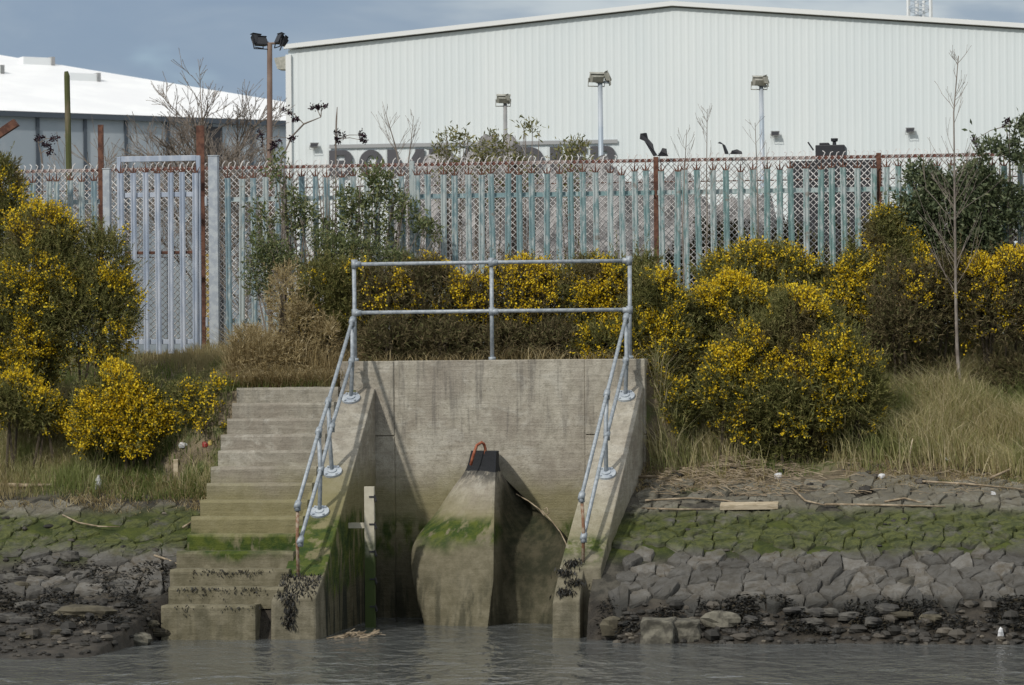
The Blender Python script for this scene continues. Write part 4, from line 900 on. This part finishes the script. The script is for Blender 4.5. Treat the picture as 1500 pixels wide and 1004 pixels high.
def floodlight(mb, gl_, c, yaw, tilt, s=1.0):
    """housing and glass of one floodlight; c = fixing point"""
    Mx = Matrix.Translation(Vector(c)) @ Matrix.Rotation(yaw, 4, 'Z') @ Matrix.Rotation(tilt, 4, 'X')
    w, h, d = .26 * s, .17 * s, .13 * s
    P = [(-w, -d * .2, -h), (w, -d * .2, -h), (w * .7, d, -h * .6), (-w * .7, d, -h * .6), (-w, -d * .2, h), (w, -d * .2, h), (w * .7, d, h * .6), (-w * .7, d, h * .6)]
    mb.hexa([tuple(Mx @ Vector(p)) for p in P])
    mb.hexa([tuple(Mx @ Vector(p)) for p in [(-w * 1.05, -d * .34, h * 1.02), (w * 1.05, -d * .34, h * 1.02), (w * 1.05, d * .5, h * 1.02), (-w * 1.05, d * .5, h * 1.02), (-w * 1.05, -d * .5, h * 1.12), (w * 1.05, -d * .5, h * 1.12), (w * 1.05, d * .5, h * 1.1), (-w * 1.05, d * .5, h * 1.1)]])
    mb.tube([tuple(Mx @ Vector((-w * 1.1, 0, 0))), tuple(Mx @ Vector((-w * 1.1, d * .5, -h * 1.6))), tuple(Mx @ Vector((w * 1.1, d * .5, -h * 1.6))), tuple(Mx @ Vector((w * 1.1, 0, 0)))], .02 * s, 5)
    gl_.hexa([tuple(Mx @ Vector(p)) for p in [(-w * .9, -d * .32, -h * .85), (w * .9, -d * .32, -h * .85), (w * .9, -d * .21, -h * .85), (-w * .9, -d * .21, -h * .85), (-w * .9, -d * .32, h * .85), (w * .9, -d * .32, h * .85), (w * .9, -d * .21, h * .85), (-w * .9, -d * .21, h * .85)]])
for px, py in ((459, 213), (1135, 196), (1333, 191)):
    u, z = inv(px, py, WV - .25); h_ = MB(); g_ = MB(); floodlight(h_, g_, (u, WV - .14, z), 0, R(-40), .45); h_.box(u - .04, u + .04, WV - .12, WV - .012, z - .04, z + .04)
    wl = part('wall_light', h_, M['poledull'], wt); part('lamp_glass', g_, M['dark'], wl)
u, z = inv(413, 92, WV + 2); m = MB(); m.hexa([(u - .1, WV + 1.8, z - .2), (ul + .02, WV + 1.8, z - .26), (ul + .02, WV + 2.4, z - .26), (u - .1, WV + 2.4, z - .2), (u - .2, WV + 1.8, z + .12), (ul + .02, WV + 1.8, z + .24), (ul + .02, WV + 2.4, z + .24), (u - .2, WV + 2.4, z + .12)])
part('vent_hood', m, M['lamphouse'], wt)
# lettering on the warehouse: stripe and letters, cut from outline polygons with their holes bridged by separate strokes
sb = MB(); a, b = inv(483, 212, WV), inv(905, 211, WV); zs_ = (a[1] + b[1]) / 2; sb.box(a[0], b[0], WV - .075, WV - .05, zs_ - .05, zs_ + .055)
sign = part('sign', sb, M['signbar'], wt)
def arc_ring(x0, x1, z0, z1, tw, th, a0, a1, n=14):     # thick elliptical stroke as quads
    cx, cz_, rx, rz = (x0 + x1) / 2, (z0 + z1) / 2, (x1 - x0) / 2, (z1 - z0) / 2; out_ = []
    for i in range(n):
        q = []
        for t_, k in ((i, 0), (i + 1, 0), (i + 1, 1), (i, 1)):
            a = a0 + (a1 - a0) * t_ / n; ax_, az_ = (rx, rz) if not k else (rx - tw, rz - th); q.append((cx + math.cos(a) * ax_, cz_ + math.sin(a) * az_))
        out_.append(q)
    return out_
def glyph(c):                                            # unit box letters, heavy grotesque
    T = .3; B = lambda x0, x1, z0, z1: [(x0, z0), (x1, z0), (x1, z1), (x0, z1)]; h2 = math.pi / 2
    if c == 'I': return [B(0, 1, 0, 1)]
    if c == 'E': return [B(0, T, 0, 1), B(T, 1, .79, 1), B(T, .92, .4, .6), B(T, 1, 0, .21)]
    if c == 'O': return arc_ring(0, 1, 0, 1, T, .22, 0, 2 * math.pi, 28)
    if c == 'D': return [B(0, T, 0, 1), B(T, .5, .79, 1), B(T, .5, 0, .21)] + arc_ring(0, 1, 0, 1, T, .21, -h2, h2)
    if c in 'BRP':
        o_ = [B(0, T, 0, 1), B(T, .62, .81, 1), B(T, .62, .42, .6)] + arc_ring(.28, .96, .42, 1, T, .19, -h2, h2)
        if c == 'B': o_ += [B(T, .62, 0, .19)] + arc_ring(.26, 1, 0, .6, T, .19, -h2, h2)
        if c == 'R': o_ += [[(.42, .44), (.72, .46), (1, 0), (.66, 0)]]
        return o_
    if c == 'A': return [[(0, 0), (.29, 0), (.62, 1), (.36, 1)], [(.71, 0), (1, 0), (.64, 1), (.38, 1)], B(.24, .76, .2, .4)]
    if c == 'M': return [B(0, .24, 0, 1), B(.76, 1, 0, 1), [(.2, 1), (.03, 1), (.42, .05), (.58, .05)], [(.97, 1), (.8, 1), (.42, .05), (.58, .05)]]
xs = {0: ('B', 483, 518), 1: ('O', 527, 562), 2: ('M', 568, 622), 3: ('B', 629, 666), 4: ('A', 670, 706), 5: ('R', 712, 752), 6: ('D', 758, 797), 7: ('I', 806, 822), 8: ('E', 828, 859), 9: ('R', 865, 903)}
for k, (c, x0, x1) in xs.items():
    yt = 221 - (x0 - 483) * .0165; a, zt_ = inv(x0, yt, WV); b = inv(x1, yt, WV)[0]; hgt = .74; q = MB()
    for i, poly in enumerate(glyph(c)): q.prism([(a + (b - a) * p[0], zt_ - hgt + hgt * p[1]) for p in poly], 'v', WV - .10 - .0021 * i, WV - .05)
    part('letter', q, M['letter'], sign)
# lattice tower behind the warehouse roof
u, z = inv(1347, 25, 130); k = (DIST + 130) / F; t = thing('lattice_tower', 'pale lattice tower top rising behind the warehouse roof', 'tower', (u, 130, 2.6)); zt_ = z + 40 * k
m = MB()
for sx in (-1, 1):
    for sy in (-1, 1): m.tube([(u + sx * 19 * k, 130 + sy * 19 * k, 2.6), (u + sx * 16 * k, 130 + sy * 16 * k, zt_)], 2.3 * k, 6)
part('leg', m, M['trim'], t)
for sy in (-1, 1):
  m = MB(); zz = 2.6 + 20 * k
  while zz < zt_ - 20 * k:
    m.tube([(u - 17 * k, 130 + sy * 17 * k, zz), (u + 17 * k, 130 + sy * 17 * k, zz + 16 * k)], 1.1 * k, 4); m.tube([(u + 17 * k, 130 + sy * 17 * k, zz), (u - 17 * k, 130 + sy * 17 * k, zz + 16 * k)], 1.1 * k, 4); m.tube([(u - 17 * k, 130 + sy * 17 * k, zz), (u + 17 * k, 130 + sy * 17 * k, zz)], 1.1 * k, 4)
    zz += 16 * k
  part('brace', m, M['polegrey'], t)
m = MB(); m.tube([(u - 4 * k, 130, z - 30 * k), (u - 4 * k, 130, zt_)], 3.2 * k, 8); m.tube([(u + 6 * k, 130, z - 30 * k), (u + 6 * k, 130, zt_)], 2.2 * k, 8); part('riser_pipe', m, M['trim'], t)

# low shed: long grey panelled wall, white hipped roof; its own axes, right end farther off
def world_at(px, py, d):
    x, y = px - 750, py - YH; x, y = x - ROLL * y, y + ROLL * x
    return Vector((x * d / F, d - DIST, HC - y * d / F))
def uvz(p): return (p.x * CA - p.y * SA, p.x * SA + p.y * CA, p.z)
e0 = world_at(0, 162, 140); e1 = world_at(425, 178, 140 * 409 / 393 * 1.006); e1.z = e0.z
dr = Vector((e1.x - e0.x, e1.y - e0.y, 0)).normalized(); nb = Vector((-dr.y, dr.x, 0)); Rc = e0 + dr * 19.6; Lc = e0 - dr * 26
best = None
for sl_ in np.arange(.03, .6, .004):
    Q = Rc - dr * 16 + nb * 16 + Vector((0, 0, 16 * sl_)); d_ = Q.y + DIST; sx = 750 + F * Q.x / d_; sy = YH - F * (Q.z - HC) / d_; sy -= ROLL * (sx - 750); want = 158 - (425 - sx) * .179
    if best is None or abs(sy - want) < best[0]: best = (abs(sy - want), sl_)
sl_ = best[1]; Qr = Rc - dr * 16 + nb * 16 + Vector((0, 0, 16 * sl_)); Ql = Lc + nb * 16 + Vector((0, 0, 16 * sl_)); Rb = Rc + nb * 32; Lb = Lc + nb * 32
o_ = uvz(e0); t = thing('shed', 'low blue grey panelled shed with a white hipped roof at the left', 'shed', (o_[0], o_[1], 2.6))
m = MB(); m.add([uvz(p) for p in (Lc, Rc, Qr, Ql, Rb, Lb)], [(0, 1, 2, 3), (1, 4, 2), (3, 2, 4, 5)]); m.add([uvz(p + Vector((0, 0, -.16)) + dr * .01) for p in (Lc, Rc, Rb, Lb)], [(0, 3, 2, 1)])
rf = part('roof', m, M['roofwhite'], t)
def slab(mb, s0, s1, off0, off1, z0, z1): mb.hexa([uvz(Vector((*(e0 + dr * s + nb * o)[:2], z))) for z in (z0, z1) for s, o in ((s0, off0), (s1, off0), (s1, off1), (s0, off1))])
m = MB(); slab(m, -26, 19.5, .25, .5, 2.4, e0.z - .05); slab(m, 19.2, 19.5, .5, 31.5, 2.4, e0.z - .05); part('wall', m, M['greypanel'], t)
m = MB(); slab(m, -26, 19.6, .0, .16, e0.z - .22, e0.z - .02); part('gutter', m, M['darkjoint'], t)
ex = (e1.x - e0.x) / dr.x
def sx_of(px): # distance along the eave for a photo column
    best_ = min(np.arange(-8, 20, .02), key=lambda s: abs(750 + F * (e0 + dr * s).x / ((e0 + dr * s).y + DIST) + ROLL * -400 - px)); return best_
for px in (58, 128, 188, 249, 312, 372):
    s = sx_of(px); m = MB(); slab(m, s - .07, s + .07, .18, .26, 2.4, e0.z - .22); part('panel_joint', m, M['darkjoint'], t)
s0, s1 = sx_of(289), sx_of(328); m = MB(); slab(m, s0, s1, .15, .27, 2.4, e0.z - .35); part('door', m, M['dark'], t)
for px, py in ((72, 95), (138, 119), (-4, 108)):
    best_ = None
    for f in np.arange(0, 16, .25):
        for s in np.arange(-6, 16, .25):
            p = e0 + dr * s + nb * f + Vector((0, 0, f * sl_)); d_ = p.y + DIST; x_ = 750 + F * p.x / d_; y_ = YH - F * (p.z - HC) / d_ - ROLL * (x_ - 750); e_2 = abs(x_ - px) + abs(y_ - py)
            if best_ is None or e_2 < best_[0]: best_ = (e_2, p)
    p = best_[1]; m = MB(); q = [p + dr * a + nb * b + Vector((0, 0, c)) for c in (-.05, .3) for a, b in ((-1.1, -.1), (.2, -.1), (.2, .4), (-1.1, .4))]; m.hexa([uvz(x) for x in q]); vv = part('roof_vent', m, M['trim'], rf)
    m = MB(); m.hexa([uvz(p + dr * a + nb * b + Vector((0, 0, c))) for c in (-.02, .34) for a, b in ((.2, -.16), (.36, -.16), (.36, .46), (.2, .46))]); part('cowl', m, M['poledull'], vv)

# ------------------------------------------------------------------ floodlight masts
def mast(label, px, ytop, v, pole_m, r, heads, bar=None, housing='lamphouse', yfoot=235, lean=0):
    u, z = inv(px, ytop, v); zb = ztf(u, v); t = thing('floodlight_mast', label, 'floodlight', (u, v, zb), 'floodlight masts'); k = (DIST + v) / F
    m = MB(); m.tube([(u + lean, v, zb - .1), (u + lean * .5, v, (z + zb) / 2), (u, v, z)], [r * 1.15, r, r * .85], 10); part('pole', m, M[pole_m], t, smooth=True)
    if bar:
        m = MB(); m.tube([(u + bar[0] * k, v, z + 2 * k), (u + bar[0] * k * .5, v, z), (u + bar[1] * k * .5, v, z), (u + bar[1] * k, v, z - 1 * k)], 1.7 * k, 6); part('crossarm', m, M[pole_m], t)
    for dx, dy, yaw, tilt, s in heads:
        h = MB(); g_ = MB(); floodlight(h, g_, (u + dx * k, v - .05, z + dy * k), yaw, tilt, s); q = part('floodlight', h, M[housing], t); part('lamp_glass', g_, M['glass'] if housing == 'lamphouse' else M['dark'], q)
mast('brown light pole with four dark floodlights beside the warehouse corner', 395, 64, 8, 'polebrown', .042, [(-17, 6, R(70), R(-20), .42), (-13, 3, R(40), R(-35), .42), (15, 6, R(-60), R(-25), .42), (22, 2, R(-75), R(-35), .42)], (-15, 24), 'dark', lean=-.03)
mast('short grey mast with one domed floodlight above leafy plants', 740, 150, 14, 'poledull', .034, [(-2, 4, R(195), R(-35), .40), (5, 6, R(110), R(-25), .32)], (-5, 8))
mast('pale mast with two angled floodlights in front of the last grey letter', 879, 121, 14, 'polegrey', .042, [(-4, 6, R(205), R(-30), .46), (13, 8, R(100), R(-25), .46)], (-8, 16), lean=.02)
mast('pale mast with a tilted floodlight pair right of the fence scraps', 1115, 126, 16, 'polegrey', .04, [(-2, 6, R(200), R(-28), .46), (7, 8, R(110), R(-20), .40)], (-5, 9), lean=.03)

# ------------------------------------------------------------------ foreshore: rubble, wrack, rocks, litter
def rock_verts(rr, n=9, rings=5, ex=3):
    vs = []; fs = []; k1, k2, k3 = rr.uniform(0, 6), rr.uniform(0, 6), rr.uniform(0, 6)
    for i in range(rings + 1):
        th = math.pi * i / rings
        for j in range(n):
            ph = 2 * math.pi * j / n; w_ = 1 + .16 * math.sin(2 * ph + k1) + .14 * math.sin(3 * ph + k2 + 2 * th) + rr.uniform(-.13, .13)
            x, y, z = math.sin(th) * math.cos(ph), math.sin(th) * math.sin(ph), math.cos(th); s = (abs(x) ** ex + abs(y) ** ex + abs(z) ** ex) ** (-1 / ex)
            vs.append((x * s * w_, y * s * w_, z * s * (1 + .1 * math.sin(ph + k3))))
    for i in range(rings):
        for j in range(n): fs.append((i * n + j, i * n + (j + 1) % n, (i + 1) * n + (j + 1) % n, (i + 1) * n + j))
    fs += [tuple(range(n)), tuple(rings * n + j for j in range(n))[::-1]]
    return vs, fs
rr = random.Random(77)
protos = [rock_verts(rr, 7, 4, 2.2) for _ in range(9)]
m = MB()
def scatter(n, rect, sz, ok=lambda u, v: True):
    k = 0
    while k < n:
        u, v = rr.uniform(*rect[:2]), rr.uniform(*rect[2:])
        if not ok(u, v): k += .2; continue
        s = rr.uniform(*sz) * (1.9 if rr.random() < .1 else 1); a = rr.uniform(0, 6.28); ca_, sa_ = math.cos(a), math.sin(a); fl = rr.uniform(.4, .75); z = ztf(u, v) + s * fl * .35; el = rr.uniform(.7, 1.3)
        vs, fs = rr.choice(protos); m.add([(u + (x * ca_ * el - y * sa_) * s, v + (x * sa_ * el + y * ca_) * s, z + w_ * s * fl) for x, y, w_ in vs], fs); k += 1
scatter(1500, (-9.6, -3.25, -6.2, -2.6), (.012, .055)); scatter(900, (1.5, 9, -4.0, -3.35), (.012, .055)); scatter(80, (-9.5, -3.3, -2.7, -1.0), (.02, .05)); scatter(150, (1.5, 9, -1.0, .1), (.015, .05)); scatter(170, (1.55, 9, -3.3, -1.0), (.012, .04))
solo('rubble', m, M['rockdark'], 'dark wet rubble strewn over the muddy foreshore', 'rubble', kind='stuff')
def wrack(n, rect, seed, ln=(.03, .085), dz=.02, zf=None):
    rng = np.random.default_rng(seed); u = rng.uniform(rect[0], rect[1], n); v = rng.uniform(rect[2], rect[3], n); z = (zt(u, v) if zf is None else zf(u, v)) + rng.uniform(0, .05, n) + dz
    k = nz2(u, v, 4, seed) > -.15; u, v, z = u[k], v[k], z[k]
    return leaves(np.stack([u, v, z], 1), unit(np.stack([rng.normal(0, 1, len(u)), rng.normal(-.5, .8, len(u)), rng.normal(-.25, .3, len(u))], 1)), rng.uniform(*ln, len(u)), rng.uniform(.008, .024, len(u)), rng)
solo('seaweed', wrack(15000, (1.4, 9, -3.75, -3.32), 3), M['weed'], 'dark bladderwrack along the foot of the stone slope', 'seaweed', kind='stuff')
solo('seaweed', wrack(20000, (-9.5, -3.2, -4.6, -2.5), 4), M['weed'], 'dark bladderwrack over the rubble left of the steps', 'seaweed', kind='stuff')
def hang(n, f, seed, ln=(.025, .075)):
    rng = np.random.default_rng(seed); P = np.array([f(rng) for _ in range(n)])
    return leaves(P, unit(np.stack([rng.normal(0, .35, n), rng.normal(-.25, .2, n), rng.normal(-1, .3, n)], 1)), rng.uniform(*ln, n), rng.uniform(.010, .024, n), rng)
def nose_l(r):
    if r.random() < .55: t_ = r.random(); return (-2.0 + .42 * r.random(), -3.10 - .42 * t_, .66 - .22 * t_ + .02)
    return (-1.84 + r.normal(0, .035), -3.535, r.uniform(.12, .5))
solo('seaweed', hang(520, nose_l, 5), M['weed'], 'black wrack hanging down the nose of the left wing wall', 'seaweed', kind='stuff')
solo('seaweed', hang(420, lambda r: (lambda t_, c_: (c_[0] + r.normal(0, .05), -2.93 - .3 * t_, .77 - .35 * t_ + .02))((q_ := r.choice(4)) * .28 + r.normal(0, .05), ((1.08, 0), (.98, 0), (1.12, 0), (1.02, 0))[int(q_)]), 6), M['weed'], 'black wrack draped over the nose of the right wing wall', 'seaweed', kind='stuff')
def edge_w(r):
    drop = min(.12, r.exponential(.03))
    i = r.choice([0, 1, 1, 1, 2, 2]); u = r.uniform(-3.1, -2.1) if r.random() < .3 else r.choice([-2.95, -2.8, -2.62, -2.45, -2.35, -2.22]) + r.normal(0, .045); return (u, -3.65 + .268 * i - .012, .362 + .175 * i + .008 - drop)
solo('seaweed', hang(230, edge_w, 7, (.012, .045)), M['weed'], 'wrack fringe hanging from the edges of the lowest steps', 'seaweed', kind='stuff')
def rock(label, px, py, w_, h_, d_, mt, seed, sink=.3, name='boulder', cat='rock', group=None):
    u, v, z = ong(px, py); r2 = random.Random(seed); vs, fs = rock_verts(r2, 11, 7); q = MB(); k = .5 / 133
    q.add([(u + x * w_ * k, v + y * d_ / 2, z + h_ * k * (1 - sink) + w2 * h_ * k) for x, y, w2 in vs], fs); o = solo(name, q, M[mt], label, cat, (u, v, z), group); return o
rock('long flat brown slab lying in the rubble at the left', 122, 906, 74, 20, .3, 'rockbrown', 1)
rock('pale rounded stone at the water edge below the rubble', 203, 948, 34, 20, .2, 'rockpale', 2)
rock('dark round cobble sitting on the moss left of the steps', 102, 822, 24, 17, .16, 'rock', 3)
def block(label, px, py, w_, h_, d_, seed):
    u, v, z = ong(px, py); r2 = random.Random(seed); k = .5 / 134; j = lambda: r2.uniform(-.025, .025); q = MB(); N = 5; P = []
    for zz in (-.12, .0, h_ * 1.0 / 134 * .55, h_ / 134):
        ring = []
        for a_, b_ in ((-1, -1), (-.4, -1), (.3, -1), (1, -1), (1, 1), (.2, 1), (-1, 1)): ring.append((u + a_ * w_ * k + j(), v + b_ * d_ / 2 + j(), z + zz + j() * (zz > 0)))
        P += ring
    fs = [(r_ * 7 + i, r_ * 7 + (i + 1) % 7, (r_ + 1) * 7 + (i + 1) % 7, (r_ + 1) * 7 + i) for r_ in range(3) for i in range(7)] + [tuple(range(21, 28)), tuple(range(7))[::-1]]
    q.add(P, fs); solo('stone_block', q, M['rockpale'], label, 'stone block', (u, v, z), bevel=.022)
block('large squared pale block at the waterline right of the outfall', 964, 934, 46, 24, .3, 4)
block('smaller pale block wedged against the squared block', 1006, 932, 36, 19, .28, 5)
rock('reddish stone beside the nose of the right wing wall', 898, 930, 36, 28, .25, 'rockbrown', 6)
rock('pale lump of stone half buried right of the squared blocks', 1058, 918, 46, 24, .25, 'rockpale', 7)
rock('grey slab lying in dark rubble left of the lowest steps', 62, 846, 40, 18, .2, 'rock', 8)
rr = random.Random(31)
for i in range(26):
    left = i < 15; px, py = (rr.uniform(5, 235), rr.uniform(845, 935)) if left else (rr.uniform(1080, 1490), rr.uniform(892, 925))
    rock('loose dark rock in the rubble left of the steps' if left else 'loose dark rock on the mud right of the outfall', px, py, rr.uniform(16, 38), rr.uniform(9, 17), rr.uniform(.1, .24), rr.choice(['rock', 'rock', 'rockbrown']), 100 + i, name='rock', group='loose rocks left of the steps' if left else 'loose rocks right of the outfall')
def pth(pts, lift=.012):
    o_ = []
    for x, y in pts: u, v, z = ong(x, y); o_.append((u, v, z + lift))
    return o_
def stick(label, pts, r=.011, lift=.05, name='driftwood_stick', m='stick'):
    P = pth(pts, lift); q = MB(); q.tube(P, [r] * (len(P) - 1) + [r * .6], 6); solo(name, q, M[m], label, 'driftwood', P[0], group='driftwood sticks', smooth=True)
stick('bowed pale reed on the paving left of the steps', [(92, 762), (115, 773), (145, 779), (176, 780)], .009)
stick('thick bleached log lying in grass at the left edge', [(-20, 716), (40, 718), (78, 717)], .026, .04)
stick('short pair stick pointing at the steps above the rubble', [(226, 822), (245, 828), (262, 835)], .012)
stick('pale stick leaning up to the edge of the steps', [(268, 780), (288, 768)], .013)
stick('long reddish stick across the upper stone slope beside the wing wall', [(940, 752), (990, 755), (1045, 753)], .012)
stick('long bent stick above the timber plank', [(945, 740), (1010, 738), (1060, 740), (1085, 745)], .010)
stick('thick pale branch in the debris beside the right wing wall', [(932, 706), (965, 706), (1000, 712)], .018)
stick('thin stick lying along the debris line above the plank', [(1000, 693), (1060, 689), (1098, 690)], .009)
stick('sloping stick resting on stones right of the plank', [(1160, 722), (1180, 742), (1210, 748)], .012)
stick('very long pale pole across the mossy stones', [(1208, 746), (1290, 748), (1385, 750)], .013)
stick('arched reddish branch above the long pale pole', [(1296, 742), (1325, 738), (1352, 744)], .012)
stick('long dark branch lying below the dry grass at the right', [(1345, 712), (1420, 717), (1500, 724)], .012)
stick('branch rising out of the debris at the right edge', [(1450, 712), (1478, 700), (1492, 690)], .014, .08)
stick('twig slanting across grass below the broad gorse', [(1035, 650), (1055, 655), (1075, 662)], .007, .1)
u, v, z = ong(1333, 690); q = MB(); q.tube([(u, v, z - .05), (u - .01, v, z + .12), (u + .01, v - .02, z + .24), (u + .035, v - .03, z + .36)], [.013, .012, .010, .007], 7); solo('upright_stick', q, M['palewood'], 'bleached curved stick standing upright below the long grass', 'stick', (u, v, z), smooth=True)
u, v, z = ong(1097, 752); a = ong(1055, 752); b = ong(1140, 751); q = MB()
q.hexa([(a[0], a[1] - .03, z + .03), (b[0], b[1] - .03, z + .035), (b[0], b[1] + .09, z + .06), (a[0], a[1] + .09, z + .06), (a[0], a[1] - .035, z + .085), (b[0], b[1] - .035, z + .095), (b[0], b[1] + .085, z + .12), (a[0], a[1] + .085, z + .115)])
solo('timber_plank', q, M['palewood'], 'squared pale timber plank lying on the mossy stone slope', 'plank', (u, v, z), bevel=.004)
u, v, z = ong(258, 698); q = MB(); q.box(u - .028, u + .028, v - .02, v + .02, z - .05, z + .15); solo('timber_stub', q, M['palewood'], 'short pale timber stub standing in grass left of the steps', 'timber', (u, v, z), bevel=.005)
def litter(label, px, py, w_, h_, seed, name='plastic_scrap', m='white', cat='litter', lift=.0):
    u, v, z = ong(px, py); r2 = random.Random(seed); vs, fs = rock_verts(r2, 8, 5); k = .5 / 131; q = MB()
    q.add([(u + x * w_ * k * r2.uniform(.7, 1.1), v + y * w_ * k * .7 * r2.uniform(.7, 1.1), z + lift + h_ * k * .8 + w2 * h_ * k * r2.uniform(.8, 1.05)) for x, y, w2 in vs], fs); solo(name, q, M[m], label, cat, (u, v, z))
litter('white plastic tub upturned above the timber stub', 268, 672, 15, 9, 1, lift=.03)
litter('crumpled white bag among dead bracken at the head of the steps', 400, 542, 17, 9, 3)
litter('white rag on the debris line right of the outfall', 1140, 702, 12, 10, 4)
litter('white scrap lying where the long dark branch crosses the stones', 1455, 727, 10, 7, 5)
litter('white upright scrap at the waterline at the right', 1466, 938, 9, 17, 6)
litter('white flat scrap on the mud below the lowest step', 262, 937, 17, 5, 7)
litter('grey white scrap in the grass by the small brown gorse', 268, 562, 9, 7, 8)
litter('pale scrap at the foot of the long dry grass', 1388, 678, 12, 8, 9)
litter('white lump among pale stones below the upright stick', 1292, 702, 12, 9, 10)
litter('red plastic scrap beside the steps', 300, 660, 10, 9, 11, m='redlit')
litter('yellow scrap beside the red one near the steps', 308, 660, 7, 9, 12, m='yellow')
u, v, z = ong(144, 718); q = MB(); q.tube([(u, v, z), (u, v, z + .09), (u, v, z + .12), (u + .004, v, z + .15), (u + .004, v, z + .165)], [.042, .042, .03, .014, .014], 12); solo('plastic_bottle', q, M['white'], 'dirty white plastic bottle standing at the grass edge on the left', 'bottle', (u, v, z), smooth=True)
m = MB(); rr = random.Random(9)
for k in range(520):
    u = rr.choice([rr.uniform(1.5, 3.2), rr.uniform(1.5, 9)]); v = rr.uniform(-.9, .15); z = ztf(u, v) + rr.uniform(.02, .07); a = rr.gauss(0, .5); L = rr.uniform(.08, .32)
    m.tube([(u, v, z), (u + L * .5 * math.cos(a), v + L * .5 * math.sin(a) * .5, z + rr.uniform(0, .03)), (u + L * math.cos(a), v + L * math.sin(a) * .5, ztf(u + L, v) + .03)], rr.uniform(.002, .006), 4)
solo('twig_litter', m, M['stick'], 'tangled twigs and reed litter washed up along the tide line', 'twigs', kind='stuff')
del_o()
